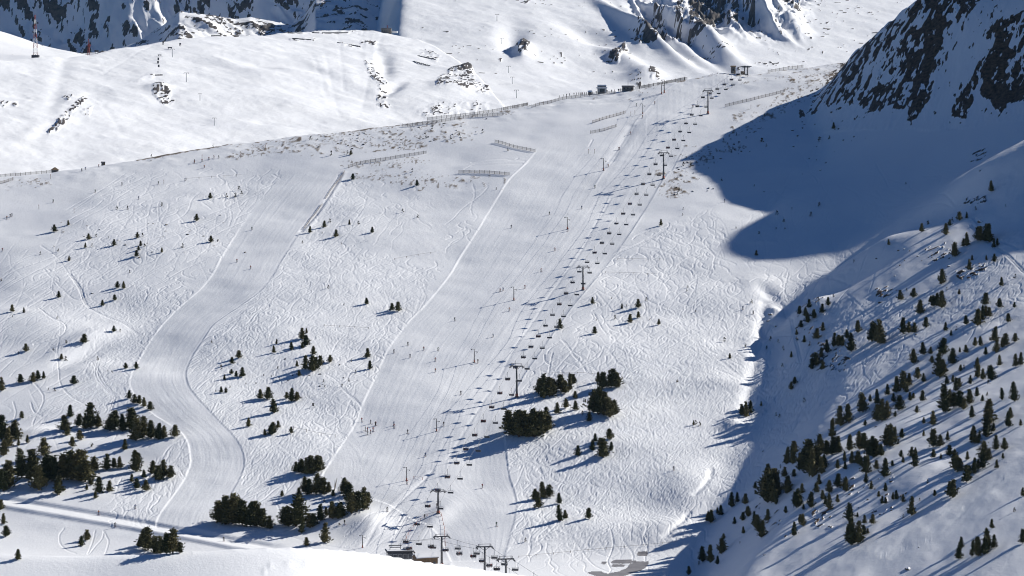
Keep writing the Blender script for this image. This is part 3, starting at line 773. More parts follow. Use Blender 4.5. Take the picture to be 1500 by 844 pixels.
for nm, X, Y, Z, rk_, sc_ in FAR:
    grid_mesh(nm, X, Y, Z, M_FAR, {'rock': rk_, 'scrub': sc_})
print('terrain', round(time.time() - T0, 1))
# ------------------------------------------------------------------ building helpers
def plain(name, col, rough=.6, col2=None, scale=3.0, spec=.3, metal=0.0):
    m, nt, b = new_mat(name, rough, spec)
    b.inputs['Metallic'].default_value = metal
    if col2 is None: col2 = tuple(c * .7 for c in col)
    tc = N(nt, 'ShaderNodeTexCoord')
    r = ramp(nt, noise(nt, scale, 3, .6, tc.outputs['Object']).outputs['Fac'], [(.3, col2), (.7, col)])
    nt.links.new(r.outputs['Color'], b.inputs['Base Color'])
    return m

M_STEEL = plain('dark_painted_steel', (.10, .10, .11), .5, (.05, .05, .055))
M_GALV = plain('galvanised_steel', (.32, .33, .35), .45, (.20, .21, .22), metal=.3)
M_ORANGE = plain('orange_padding', (.42, .13, .07), .7, (.28, .08, .05))
M_RED = plain('red_paint', (.30, .06, .05), .6)
M_WHITE = plain('white_paint', (.78, .78, .78), .5, (.66, .66, .66))
M_WOOD = plain('weathered_wood', (.22, .15, .09), .8, (.12, .08, .05), 2.0)
M_WOOD2 = plain('grey_fence_wood', (.30, .26, .22), .85, (.18, .15, .13), 2.0)
M_STONE = plain('grey_stone_wall', (.25, .23, .21), .85, (.13, .12, .11), 1.0)
M_GLASS = plain('dark_glazing', (.05, .06, .08), .15, (.03, .035, .05), spec=.6)
M_SNOWCAP = plain('roof_snow', (.86, .865, .88), .6, (.80, .81, .84))
M_BARK = plain('bark', (.10, .07, .05), .9, (.05, .035, .025), 4)
M_SEAT = plain('chair_plastic', (.06, .06, .065), .5, (.04, .04, .045))
M_ROCK = plain('grey_boulder', (.16, .13, .10), .9, (.06, .05, .04), 1.5)
M_ICE = plain('grey_pond_ice', (.27, .26, .27), .6, (.19, .185, .20), .2, spec=.1)
M_JUNI = None

def needle_mat(name, a, b_):
    m, nt, b = new_mat(name, .8, .15)
    g = N(nt, 'ShaderNodeNewGeometry'); oi = N(nt, 'ShaderNodeObjectInfo')
    n = noise(nt, 1.1, 3, .7, g.outputs['Position'])
    f = mth(nt, 'ADD', mth(nt, 'MULTIPLY', n.outputs['Fac'], .62), mth(nt, 'MULTIPLY', oi.outputs['Random'], .40))
    r = ramp(nt, f, [(.35, a), (.75, b_)])
    nt.links.new(r.outputs['Color'], b.inputs['Base Color'])
    return m
M_NEEDLE = needle_mat('pine_needles', (.032, .040, .016), (.14, .12, .052))
M_SCRUB = needle_mat('juniper_needles', (.03, .028, .014), (.09, .07, .035))

class MB:
    """collects shapes into one mesh"""
    def __init__(self): self.v = []; self.f = []; self.mi = []; self.cur = 0
    def add(self, vs, fs):
        o = len(self.v); self.v += [tuple(p) for p in vs]
        for q in fs: self.f.append(tuple(i + o for i in q)); self.mi.append(self.cur)
    def box(self, c, s, rz=0.0, taper=1.0):
        cx, cy, cz = c; hx, hy, hz = s[0] / 2, s[1] / 2, s[2] / 2
        vs = []
        for k, z in ((1.0, -hz), (taper, hz)):
            for x, y in ((-hx, -hy), (hx, -hy), (hx, hy), (-hx, hy)):
                x *= k; y *= k
                vs.append((cx + x * math.cos(rz) - y * math.sin(rz), cy + x * math.sin(rz) + y * math.cos(rz), cz + z))
        self.add(vs, [(0, 3, 2, 1), (4, 5, 6, 7), (0, 1, 5, 4), (1, 2, 6, 5), (2, 3, 7, 6), (3, 0, 4, 7)])
    def tube(self, pts, r, n=6, cap=True):
        P = [Vector(p) for p in pts]; R = r if isinstance(r, (list, tuple)) else [r] * len(P)
        rings = []
        for i, p in enumerate(P):
            d = (P[min(i + 1, len(P) - 1)] - P[max(i - 1, 0)]).normalized()
            u = d.cross(Vector((0, 0, 1)) if abs(d.z) < .95 else Vector((1, 0, 0))).normalized(); w = d.cross(u)
            rings.append([p + (u * math.cos(6.2832 * k / n) + w * math.sin(6.2832 * k / n)) * R[i] for k in range(n)])
        vs = [q for g in rings for q in g]; fs = []
        for i in range(len(P) - 1):
            for k in range(n):
                a = i * n + k; b = i * n + (k + 1) % n
                fs.append((a, b, b + n, a + n))
        if cap:
            fs.append(tuple(range(n))[::-1]); fs.append(tuple((len(P) - 1) * n + k for k in range(n)))
        self.add(vs, fs)
    def disc(self, c, axis, r, t, n=10):
        a = Vector(axis).normalized(); self.tube([Vector(c) - a * t / 2, Vector(c) + a * t / 2], r, n)
    def mesh(self, name, mats, smooth=False):
        me = bpy.data.meshes.new(name); me.from_pydata(self.v, [], self.f)
        for m in (mats if isinstance(mats, (list, tuple)) else [mats]): me.materials.append(m)
        me.polygons.foreach_set('material_index', self.mi)
        if smooth: me.polygons.foreach_set('use_smooth', [True] * len(self.f))
        me.update(); return me
    def build(self, name, mats, parent=None, smooth=False):
        return put(name, self.mesh(name, mats, smooth), parent)

def put(name, me, parent=None):
    o = bpy.data.objects.new(name, me); COL.objects.link(o)
    if parent: o.parent = parent
    return o

def empty(name, loc, rz=0.0):
    o = bpy.data.objects.new(name, None); COL.objects.link(o); o.empty_display_size = .5
    o.location = loc; o.rotation_euler = (0, 0, rz); return o

def tag(o, label, cat, group=None):
    o['label'] = label; o['category'] = cat
    if group: o['group'] = group
    return o

def copy_tree(o, parent=None):
    c = o.copy(); COL.objects.link(c); c.parent = parent
    for ch in KIDS.get(o.name, []): copy_tree(ch, c)
    return c
KIDS = {}
def remember(root):
    KIDS[root.name] = list(root.children)
    for c in root.children: remember(c)

class _Ord:
    def __getitem__(self, i):
        i += 1
        w = {1: '', 2: 'second ', 3: 'third ', 4: 'fourth ', 5: 'fifth ', 6: 'sixth ', 7: 'seventh ', 8: 'eighth ', 9: 'ninth ', 10: 'tenth '}
        if i in w: return w[i]
        return '%d%s ' % (i, 'th' if 10 <= i % 100 <= 20 else {1: 'st', 2: 'nd', 3: 'rd'}.get(i % 10, 'th'))
ORD = _Ord()
def nth(i, n, lo='leftmost', w='from the left'):
    """which one of a row of n"""
    if n == 1: return ''
    if i == 0: return lo
    if i == n - 1: return 'rightmost' if lo == 'leftmost' else 'lowest'
    return (ORD[i] + w)

# ------------------------------------------------------------------ trees
def pine_meshes(kind, seed):
    """unit-height crown of needle tufts on limbs, and a trunk; kind: round, cone, slim, bush"""
    rd = random.Random(seed)
    prof = {'round': lambda h: .38 * (.6 + .4 * math.sin(min(1, h / .22) * 1.57)) * (1 if h < .22 else max(0, 1 - (h - .22) / .78) ** .82),
            'cone': lambda h: .40 * (.6 + .4 * min(1, h * 6)) * (1 - h) ** .95,
            'slim': lambda h: .25 * (.6 + .4 * min(1, h * 6)) * (1 - h) ** .75,
            'bush': lambda h: .50 * (1 - h ** 2.0) ** .7}[kind]
    base = {'round': .10, 'cone': .07, 'slim': .06, 'bush': 0.0}[kind]
    m = MB()
    lean = (rd.uniform(-.05, .05), rd.uniform(-.05, .05))
    lobes = [(rd.uniform(0, 6.28), rd.uniform(.15, .9), rd.uniform(.5, 1.0)) for _ in range(9)]
    nl = {'round': 36, 'cone': 36, 'slim': 26, 'bush': 18}[kind]; per = {'round': 15, 'cone': 12, 'slim': 11, 'bush': 15}[kind]
    limbs = []
    for k in range(nl):
        h = (k + rd.random()) / nl; a = k * 2.4 + rd.uniform(-.5, .5)
        R = prof(h) * rd.uniform(.62, 1.18)
        limbs.append((h, a, R))
    for h, a, R in limbs:
        z = base + h * (1 - base); w = .085 if kind in ('round', 'bush') else .06
        cx = R * math.cos(a) * .80 + lean[0] * h; cy = R * math.sin(a) * .80 + lean[1] * h
        for j in range(per):
            f = rd.random()
            x = cx * (.35 + .75 * f) + rd.gauss(0, w * .55); y = cy * (.35 + .75 * f) + rd.gauss(0, w * .55); zz = max(.02, z + rd.gauss(0, w * .5) - .02 + .03 * f)
            s = rd.uniform(.028, .062)
            dx, dy = math.cos(a), math.sin(a); up = rd.uniform(-.1, 1.1)
            c = Vector((x, y, zz)); o = Vector((dx + rd.uniform(-.6, .6), dy + rd.uniform(-.6, .6), up)).normalized() * s * 1.35
            t = Vector((-dy, dx, rd.uniform(-.4, .4))).normalized() * s * .5
            q = Vector((0, 0, 1)) * s * .4
            m.add([c - t - q, c + t - q * .5, c + o, c - o * .25 + q * 1.6, c + t * .6 - o * .6 - q], [(0, 1, 2), (0, 2, 3), (1, 3, 2), (0, 4, 3), (1, 4, 0)])
    for k in range(14):
        hh = rd.uniform(.86, 1.0); c = Vector((lean[0] * hh + rd.gauss(0, .01), lean[1] * hh + rd.gauss(0, .01), hh)); s = .04
        m.add([c - Vector((s * .4, 0, s)), c + Vector((s * .4, 0, -s)), c + Vector((0, s * .4, -s)), c + Vector((rd.gauss(0, .02), rd.gauss(0, .02), s))], [(0, 1, 3), (1, 2, 3), (2, 0, 3)])
    # inner mass of the crown
    rings = 6; seg = 7; vs = []; fs = []
    for i in range(rings + 1):
        h = i / rings * .93
        for k in range(seg):
            a = 6.2832 * k / seg + i * .4; R = prof(h) * .52 * rd.uniform(.75, 1.08)
            vs.append((R * math.cos(a) + lean[0] * h, R * math.sin(a) + lean[1] * h, base + h * (1 - base)))
    for i in range(rings):
        for k in range(seg):
            fs.append((i * seg + k, i * seg + (k + 1) % seg, (i + 1) * seg + (k + 1) % seg, (i + 1) * seg + k))
    m.add(vs, fs)
    crown = m.mesh('crown', M_NEEDLE if kind != 'bush' else M_SCRUB)
    t = MB(); t.tube([(0, 0, -.12), (0, 0, .08), (lean[0] * .5, lean[1] * .5, .5), (lean[0], lean[1], .9)], [.035, .028, .018, .006], 6)
    for k in range(4):
        a = rd.uniform(0, 6.28); h = rd.uniform(.15, .6)
        t.tube([(0, 0, h), (math.cos(a) * prof(h) * .8, math.sin(a) * prof(h) * .8, h + .05)], [.012, .004], 4)
    return crown, t.mesh('trunk', M_BARK)

VAR = {k: [pine_meshes(k, s) for s in range(10 * i + 1, 10 * i + 1 + c)] for i, (k, c) in enumerate([('round', 5), ('cone', 4), ('slim', 3), ('bush', 4)])}

# each line: place on the photo (base x, base y, height) of every tree, by stand
STANDS = [
 ('pine', 'pines scattered on the upper left slope', 'upper left slope', """80,340,10 100,330,7 130,351,8 141,347,4 125,363,7 135,362,5 167,360,9 201,349,8 209,347,5 206,360,7 212,361,4 203,367,6 200,376,9 237,370,7 267,363,6 309,355,9 319,354,3 101,382,7 85,369,4 59,373,4 171,307,5 187,307,5 237,302,5
   159,349,3 190,400,4 172,422,9 181,423,10 150,238,5 222,225,4 62,272,3 79,362,2 312,212,3"""),
 ('pine', 'pines left of the ditch fence', 'slope above the left piste', "308,291,8 332,289,5 345,289,6 354,286,6 350,279,6 288,324,10"),
 ('pine', 'pines between the left piste and the wide piste', 'middle slope between two pistes', """517,263,8 611,272,8 604,252,5 485,228,6 514,227,7 509,226,5 475,333,9 483,326,6 454,341,9 492,347,10 512,329,7 525,329,5 545,341,8 443,357,4 590,311,5 612,319,5 690,267,3
   727,278,3 481,423,5 455,205,5 660,204,5 673,199,4 707,195,5 624,203,4 633,189,4 744,221,4 477,352,2 472,342,2 500,358,2 543,206,3 590,212,2 565,213,2 535,211,2"""),
 ('pine', 'pines on the far left slope', 'far left slope', """86,436,9 18,457,10 35,458,7 168,440,8 150,448,8 84,467,4 167,486,8 176,486,4 123,503,13 97,503,5 78,514,4 38,515,11 27,519,4 90,527,8 96,528,6 143,528,5 184,540,8 200,541,10 18,465,3 2,412,4
   30,561,12 48,560,13 56,556,12 64,555,10 108,563,12 80,573,5 71,572,3 3,573,18 157,544,2 164,546,3 103,611,16 32,613,10"""),
 ('pine', 'small pines right of the left piste bend', 'snow right of the left piste bend', "350,525,11 340,533,9 324,541,6 355,552,13 346,552,8 339,548,7 329,556,7 331,575,7 324,575,8 310,503,4 364,625,12 381,584,13 392,585,16 402,605,20 316,574,3 337,568,3 360,563,2 375,563,3"),
 ('pine', 'pines on the middle slope', 'middle slope left of the wide piste', """405,504,7 401,517,10 427,513,11 443,497,16 449,488,7 448,507,15 459,520,12 447,541,19 457,544,21 463,541,17 469,536,14 483,531,10 435,537,8 438,551,8 538,524,13 542,541,12 521,547,4 537,446,9 574,455,10 583,456,13
   504,447,3 459,597,6 427,588,17 420,584,9 435,587,12 407,541,4 386,551,3 409,556,3 474,560,4 476,568,4 501,566,4 511,559,4 515,530,4 397,637,14 388,638,9 407,627,10 400,635,16 427,635,9 443,510,8 398,552,2 419,561,2"""),
 ('pine', 'pines in the stand beside the left piste', 'dark stand left of the left piste', """189,584,11 197,591,12 204,592,12 211,596,13 220,601,12 133,627,30 115,625,16 126,628,20 95,632,22 144,626,16 161,631,22 168,628,26 180,632,22 199,645,30 211,640,28 193,630,30 222,642,24 232,644,24 240,642,18 256,640,16
   40,649,11 64,668,24 12,655,24 3,645,30 25,645,18 5,668,20 20,640,22 27,653,9 106,655,14 117,645,14 98,638,16 183,659,15 135,655,6"""),
 ('pine', 'pines in the dark stand above the cat road', 'dark stand above the cat road', """32,700,36 45,702,40 57,718,34 14,714,34 5,719,28 67,707,36 85,724,26 77,705,32 93,703,32 104,702,42 115,704,44 125,706,34 139,690,20 156,688,22 167,686,14 176,686,16 199,691,27 203,681,16 193,706,11 201,716,14 214,719,14 211,700,11
   223,694,18 232,704,22 240,698,22 249,700,18 127,718,8 145,722,24 140,730,10 160,720,16 133,711,10 50,690,22 70,685,20"""),
 ('pine', 'pines below the cat road', 'smooth snow below the cat road', "5,768,15 9,786,15 26,820,16 119,800,14 127,792,15 1,747,14 204,801,10 217,806,30 227,810,22 235,811,24 244,812,26 253,811,32 263,810,16 209,800,20"),
 ('pine', 'pines in the clump at the foot of the left piste', 'clump at the foot of the left piste', "320,765,32 331,768,38 341,767,38 355,769,38 367,771,32 376,771,32 384,772,26 395,775,18 348,762,30"),
 ('pine', 'pines around the hollow left of the lift station', 'hollow left of the lift station', """413,727,8 433,692,14 442,693,18 450,695,22 458,693,25 466,691,22 470,683,14 438,726,11 447,722,20 453,724,22 463,724,25 473,724,22 481,721,14 503,721,20 511,736,26 509,726,22 523,749,30 515,752,26 533,747,28 537,739,18 475,736,5
   417,768,26 423,771,28 434,771,40 442,781,24 453,773,20 458,772,18 469,763,22 478,755,11 487,760,22 495,760,22 501,757,20 449,800,12 476,795,26 438,690,12 488,727,9"""),
 ('pine', 'pines above the clumps right of the lift', 'tracked slope right of the chairlift', "868,445,9 911,452,7 935,451,12 947,441,5 901,468,6 923,473,12 935,466,9 965,476,8 820,482,14 871,489,10 952,469,3 992,560,4 1069,525,7 1007,422,4 1006,427,3 1061,501,6 1101,444,5 1092,509,5 1019,457,3 968,331,9 1001,307,3 1000,316,3 918,449,3 873,470,3 896,438,2"),
 ('pine', 'pines in the clumps right of the lift', 'dark clumps right of the chairlift', """789,576,22 796,583,30 805,581,26 811,573,18 821,571,21 828,576,18 835,571,21 839,563,14 883,569,25 876,560,14 895,568,25 903,568,20 843,584,10 855,588,4 829,598,13 816,606,15 843,601,13 853,608,6 863,617,13 868,603,27 876,607,33
   883,605,28 893,611,29 901,605,18 801,619,22 745,632,30 752,638,26 760,640,34 768,638,32 775,640,28 783,640,38 792,636,30 799,632,28 804,630,22 756,628,22 779,630,28"""),
 ('pine', 'pines right of the lower piste', 'open snow right of the lower piste', "893,644,15 872,647,11 868,660,14 884,670,27 895,660,12 879,654,12 846,668,14 796,730,22 804,728,18 783,732,16 789,744,20 819,738,15 821,763,20 828,760,12 862,760,15 770,794,6"),
 ('pine', 'pines on the edge of the shaded gully', 'edge of the shaded gully', "1093,611,21 1087,608,16 1099,605,16 1115,595,7 1016,623,7 1019,622,6 1025,624,6 1137,609,5 1142,612,5 1164,563,10 1159,571,11 1178,589,6 1106,716,9"),
 ('pine', 'pines on the shaded lower flank', 'shaded foot of the right hillside', """1041,766,18 1037,764,14 1056,755,14 1051,753,9 1072,743,19 1080,736,14 1092,739,15 1096,757,16 1088,763,12 1076,768,10 1089,782,10 1060,790,8 1057,811,21 1051,827,12 1041,824,22 1029,823,20 1024,827,5 1009,842,12 1084,796,3
   1125,736,40 1135,726,34 1121,725,24 1108,774,20 1116,787,24 1124,763,16 1128,707,26 1123,731,40 1131,736,30 1137,739,20 1140,726,17 1149,699,14 1153,723,23 1143,686,5 1105,768,18 1111,779,16"""),
 ('pine', 'pines on the rocky knob beside the shadow', 'rocky knob right of the big shadow', """1171,461,12 1185,451,12 1199,441,5 1213,448,12 1180,464,13 1192,467,13 1183,473,14 1204,459,13 1173,480,10 1196,497,15 1205,485,12 1178,502,10 1167,491,8 1167,500,6 1186,507,6 1140,503,5 1147,513,6 1159,524,9 1129,499,6 1123,512,5 1146,538,5 1221,435,4"""),
 ('pine', 'pines along the middle rib of the right hillside', 'middle rib of the right hillside', """1257,487,17 1241,496,12 1247,515,24 1221,508,18 1228,507,16 1233,507,16 1212,517,16 1203,524,14 1195,536,20 1189,541,15 1205,541,12 1277,500,24 1289,503,30 1284,499,22 1293,504,15 1323,489,20 1331,488,16 1339,488,14 1356,480,16 1348,460,19"""),
 ('pine', 'pines high on the right hillside', 'upper right hillside', """1319,440,14 1338,436,13 1328,427,4 1379,416,19 1367,449,15 1372,448,18 1379,451,24 1363,443,9 1387,425,4 1405,431,7 1467,419,12 1487,408,6 1443,447,17 1464,451,13 1486,451,8 1477,472,12 1444,464,15 1432,477,22 1439,469,19 1449,464,13 1415,476,13
   1385,485,12 1393,492,8 1401,484,5 1456,500,21 1472,507,18 1459,517,17 1468,509,14 1487,501,12 1428,507,12 1436,507,13 1415,517,11 1406,516,7 1444,520,11"""),
 ('pine', 'pines near the top of the right hillside', 'top of the right hillside', "1452,281,15 1405,323,12 1416,320,9 1429,308,5 1350,340,12 1359,329,6 1385,344,17 1391,331,9 1395,325,6 1416,360,17 1432,352,20 1436,353,19 1449,355,26 1444,353,22 1456,363,13 1461,360,10 1411,361,11 1399,376,21 1420,396,15 1424,381,7 1456,384,11 1445,381,7 1302,359,8 1251,384,4 1473,303,3"),
 ('pine', 'pines in the middle of the right hillside', 'middle of the right hillside', """1339,533,21 1352,520,16 1363,519,10 1365,532,10 1381,520,22 1377,553,34 1395,533,23 1383,547,18 1407,544,9 1412,541,6 1344,555,17 1353,560,12 1324,571,27 1313,575,22 1332,565,16 1300,579,15 1328,575,12 1400,573,20 1387,563,11 1396,560,10 1405,568,13 1421,563,12 1431,541,16
   1432,553,18 1440,556,15 1452,557,21 1448,563,6 1464,536,15 1488,537,17 1495,535,16"""),
 ('pine', 'pines on the sunlit shoulder of the right hillside', 'sunlit shoulder of the right hillside', """1385,604,35 1392,592,22 1397,597,20 1405,597,24 1411,600,16 1420,592,20 1424,612,17 1431,581,13 1439,588,9 1446,581,6 1468,586,16 1486,588,25 1448,622,38 1444,640,30 1477,625,23 1480,613,15 1495,624,9 1428,650,24 1423,646,18 1433,650,16 1447,635,25 1455,632,12 1441,675,28 1439,686,20 1447,675,16
   1459,659,22 1471,659,16 1469,672,8 1460,686,12 1417,674,12 1391,668,15 1399,686,26 1403,691,25 1407,690,18 1416,706,25 1420,696,14 1427,694,20 1433,688,14"""),
 ('pine', 'pines along the upper edge of the lower flank', 'loose belt across the right hillside', """1264,604,24 1285,592,19 1275,589,10 1292,617,29 1284,616,20 1300,613,22 1309,589,12 1317,601,22 1311,611,8 1333,587,12 1338,584,8 1351,588,15 1343,605,10 1367,623,20 1353,621,9 1243,620,24 1231,624,25 1220,624,11 1267,624,8 1219,640,22 1304,654,30 1299,654,22 1311,648,22 1321,642,13 1353,639,8 1367,655,23 1377,654,17 1388,646,13"""),
 ('pine', 'pines in the dense belt on the right hillside', 'dense belt on the right hillside', """1203,664,24 1211,667,22 1219,666,28 1228,663,22 1245,660,21 1260,658,26 1267,659,22 1272,667,22 1279,670,28 1284,668,26 1291,668,16 1164,664,18 1152,680,22 1161,680,26 1171,678,14 1187,694,44 1190,699,36 1180,686,32 1196,688,34 1204,694,22 1209,686,18 1171,688,12 1200,710,14 1163,699,11 1237,676,14 1227,687,13 1238,688,11
   1248,679,16 1256,680,18 1261,683,14 1268,694,22 1271,683,15 1284,688,13 1296,699,28 1307,683,8 1323,678,9 1320,670,10 1340,684,25 1335,670,14 1341,664,8 1367,671,12 1378,672,7"""),
 ('pine', 'pines on the steep lower flank', 'steep flank low on the right', """1395,729,26 1392,726,18 1369,727,9 1335,755,25 1347,734,4 1359,708,5 1313,732,13 1308,732,10 1323,736,11 1292,738,11 1297,738,9 1297,720,12 1287,728,8 1268,708,13 1276,717,12 1239,720,20 1239,711,12 1227,714,20 1215,722,17 1196,722,14 1205,732,13 1227,736,11 1215,746,20 1209,739,12 1188,744,20
   1175,723,14 1167,744,24 1164,736,15 1172,740,14 1177,747,8 1151,752,10 1176,771,16 1172,766,12 1163,785,19 1244,763,22 1248,798,36 1257,796,30 1243,792,24 1265,784,14 1256,758,7 1266,767,12 1278,768,14 1271,782,8 1323,759,5"""),
 ('pine', 'pines on the bright lower right snow', 'bright snow at the lower right', "1453,774,13 1408,803,16 1404,819,20 1424,815,22 1433,815,25 1447,806,28 1442,812,22 1455,803,18 1498,796,18 1486,750,6 1498,727,12"),
 ('pine', 'bushes in the big mountain shadow', 'big mountain shadow', "1200,303,6 1138,315,6 1148,325,5 1188,317,6 1112,343,4 1108,374,7 1221,189,9 1200,207,6 1215,204,5 1120,171,5 1116,208,6 1123,215,4 1327,270,3 1105,273,3 1137,336,3 1150,336,3 1160,307,3"),
 ('pine', 'small dark bushes near the upper chairlift', 'scrubby ground beside the upper chairlift', "1040,229,5 1045,233,5 1027,235,5 1012,244,5 1001,243,5 997,259,3 995,281,5 992,285,4 1072,224,4 1083,219,4 1066,212,3 1057,265,4 1078,335,3 1046,240,3 1079,199,4 1117,208,5 1005,232,3 1020,239,3 1033,232,3 1082,210,3 1060,206,3 1093,203,3"),
]
allt = []
for kind, grp, place, txt in STANDS:
    for tok in txt.split():
        a, b, h = tok.split(','); allt.append([float(a), float(b), float(h), grp, place])
big_limit = sorted([t[2] for t in allt], reverse=True)[min(295, len(allt) - 1)]
print('trees', len(allt), 'limit', big_limit)
stats = {}
for t in allt:
    px, py, h = t[:3]
    big = h > big_limit
    stats.setdefault((t[3], big), []).append(t)
nb = 0
rest = sorted([t for L in stats.values() for t in L if not t[2] > big_limit], key=lambda t: -t[2])
crumbs = set(id(t) for t in rest[285:])
cm_ = MB()
for (grp, big), L in stats.items():
    for t in L:
        if id(t) in crumbs:
            p = cast(t[0], t[1]); s = max(t[2], 2.2) * p.y / F * 1.1
            for k in range(26):
                h = random.random(); a = random.uniform(0, 6.28); r = .36 * (1 - h * h) ** .6 * s * random.uniform(.3, 1)
                c = Vector((p.x + r * math.cos(a), p.y + r * math.sin(a), p.z + h * s)); q = s * .16
                cm_.add([c + Vector((random.uniform(-q, q), random.uniform(-q, q), random.uniform(-q, q))) for _ in range(4)], [(0, 1, 2), (0, 2, 3), (1, 3, 2)])
    L[:] = [t for t in L if id(t) not in crumbs]
sc_ = cm_.build('low_scrub', M_SCRUB); sc_['kind'] = 'stuff'; sc_['label'] = 'tiny dark bushes dotted over the snow'; sc_['category'] = 'scrub'
for (grp, big), L in stats.items():
    if not L: continue
    L.sort(key=lambda t: (t[0], t[1]))
    med = sorted(t[2] for t in L)[len(L) // 2]
    for i, t in enumerate(L):
        px, py, h, _, place = t
        p = cast(px, py)
        H_ = h * p.y / F * 1.06
        if big:
            kd = random.choices(['round', 'cone', 'slim'], [4, 4, 1])[0] if px > 1000 else random.choices(['round', 'cone', 'slim'], [5, 3.5, .5])[0]
            if (px, py) in ((476, 795), (1486, 588), (1340, 684)): kd = 'cone'
            size = 'tall ' if h > 1.25 * med else ('low ' if h < .75 * med else '')
        else:
            kd = random.choice(['bush', 'round', 'cone', 'bush']) if h < 8 else random.choice(['round', 'cone'])
            size = 'small '
        cm, tm = random.choice(VAR[kd])
        s = H_; wf = random.uniform(.9, 1.2) * (1.32 if px < 950 and kd != 'bush' else 1.08)
        if h < 6: s *= 1.15
        rz = random.uniform(0, 6.28)
        which = nth(i, len(L))
        g2 = grp if big else grp.replace('pines', 'small pines').replace('small small', 'small')
        pos = (', ' + which) if which else ''
        if big:
            o = empty('pine_tree', p, rz); o.scale = (s * wf, s * wf, s * random.uniform(.9, 1.12)); o.rotation_euler = (random.gauss(0, .05), random.gauss(0, .05), rz)
            put('trunk', tm, o); put('crown', cm, o)
            tag(o, ('%sdark pine, %s in the %s' % (size, which, place)) if which else '%sdark pine in the %s' % (size, place), 'tree', g2)
        else:
            o = put('dwarf_pine', cm); o.location = p; o.rotation_euler = (0, 0, rz)
            f_ = 1 if kd != 'bush' else .85
            o.scale = (s * wf * f_, s * wf * f_, s)
            tag(o, ('small bushy pine, %s in the %s' % (which, place)) if which else 'single small bushy pine in the %s' % place, 'small tree', g2)
        nb += 1

# ------------------------------------------------------------------ boulders and scrub
def boulder_mesh(seed, cap):
    rd = random.Random(seed); bm = bmesh.new(); bmesh.ops.create_icosphere(bm, subdivisions=2, radius=1.0)
    for v in bm.verts:
        k = 1 + .35 * math.sin(v.co.x * 3 + seed) * math.cos(v.co.y * 2.5 + seed * 2) + rd.uniform(-.14, .14)
        v.co = Vector((v.co.x * k, v.co.y * k * .8, v.co.z * k * .62))
    me = bpy.data.meshes.new('boulder'); me.materials.append(M_ROCK); me.materials.append(M_SNOWCAP)
    for f in bm.faces:
        f.normal_update(); f.material_index = 1 if cap and f.normal.z > .62 else 0
    bm.to_mesh(me); bm.free(); return me
BLD = [boulder_mesh(s, s % 3 == 0) for s in range(6)]; BLDS = [boulder_mesh(s + 20, True) for s in range(3)]
BIG = [(1436, 325, 8, 'snow-capped boulder above the pines at the top of the right hillside'), (1330, 834, 10, 'flat snow-topped rock alone on the bright lower right snow'), (1390, 390, 5, 'pale snow-capped rock on the spur between two dark outcrops'), (1129, 461, 7, 'brown rock on the left rim of the gully'),
       (1290, 443, 7, 'long dark rock with a snow cap under the big shadow edge'), (1302, 432, 6, 'dark rock at the right end of the big shadow edge'), (1436, 250, 5, 'dark rock on the skyline of the right spur'), (1428, 291, 4, 'low dark rock on the spur left of a lone pine'),
       (1126, 470, 6, 'small brown rock below another on the gully rim'), (1137, 478, 5, 'brown rock half buried beside the shaded gully'), (1284, 625, 5, 'snow-covered rock in front of a round pine on the right hillside'), (1342, 490, 4, 'white snow-topped rock right of a pine clump'),
       (150, 443, 2, 'tiny stone left of two pines'), (135, 430, 4, 'flat white-edged rock on the far left slope'), (1251, 797, 3, 'rock at the foot of the large pine in the shade'), (1118, 661, 4, 'lone sunlit snow lump above the dense belt of pines'), (1346, 802, 3, 'small dark stone on the bright lower right snow'),
       (1120, 813, 4, 'small dark rock alone in the lower shade')]
for px, py, w, lab in BIG:
    p = cast(px, py); o = put('boulder', random.choice(BLDS)); o.location = p; s = w * p.y / F * .5
    o.scale = (s * 1.2, s, s); o.rotation_euler = (0, 0, random.uniform(0, 6)); tag(o, lab, 'boulder', 'larger boulders')
SM = [('scrubby ridge left of the crowd', [(430, 205), (640, 180), (720, 172), (690, 200), (600, 218), (500, 225)], 42), ('ground beside the upper chairlift', [(990, 240), (1090, 205), (1100, 225), (1030, 290), (985, 290)], 26), ('shaded ground under the mountain', [(1150, 190), (1230, 160), (1300, 180), (1200, 260), (1110, 300)], 22),
      ('flank below the spur', [(1270, 370), (1400, 350), (1380, 400), (1300, 410)], 12), ('slope left of the ditch fence', [(60, 330), (330, 300), (360, 370), (150, 380)], 16), ('snow around the middle pines', [(380, 520), (500, 520), (510, 570), (400, 570)], 14),
      ('steep lower flank', [(1230, 700), (1310, 700), (1320, 760), (1240, 750)], 12)]
for place, poly, n in SM:
    xs = [q[0] for q in poly]; ys = [q[1] for q in poly]; L = []
    while len(L) < n:
        a, b = random.uniform(min(xs), max(xs)), random.uniform(min(ys), max(ys))
        if inside(np.array([a]), np.array([b]), poly)[0]: L.append((a, b))
    L.sort()
    for si, (a, b) in enumerate(L):
        p = cast(a, b); o = put('stone', random.choice(BLD)); o.location = p; s = random.uniform(.8, 1.9) * p.y / F
        o.scale = (s * 1.3, s, s * 1.1); o.rotation_euler = (0, 0, random.uniform(0, 6))
        tag(o, 'dark stone, %s on the %s' % (nth(si, n), place), 'stone', 'stones on the ' + place)

# ------------------------------------------------------------------ pond ice
for q_ in PONDM:
    cq = cellify(q_.astype(float)) >= .5
    if cq.any(): grid_mesh('pond_ice', XX, YY, ZZ + .05, M_ICE, {}, cq)
# ------------------------------------------------------------------ chairlift
def cast_at(px, py, Y):
    t, v = ray(px, py); return Vector((float(t) * Y, Y, float(v) * Y))

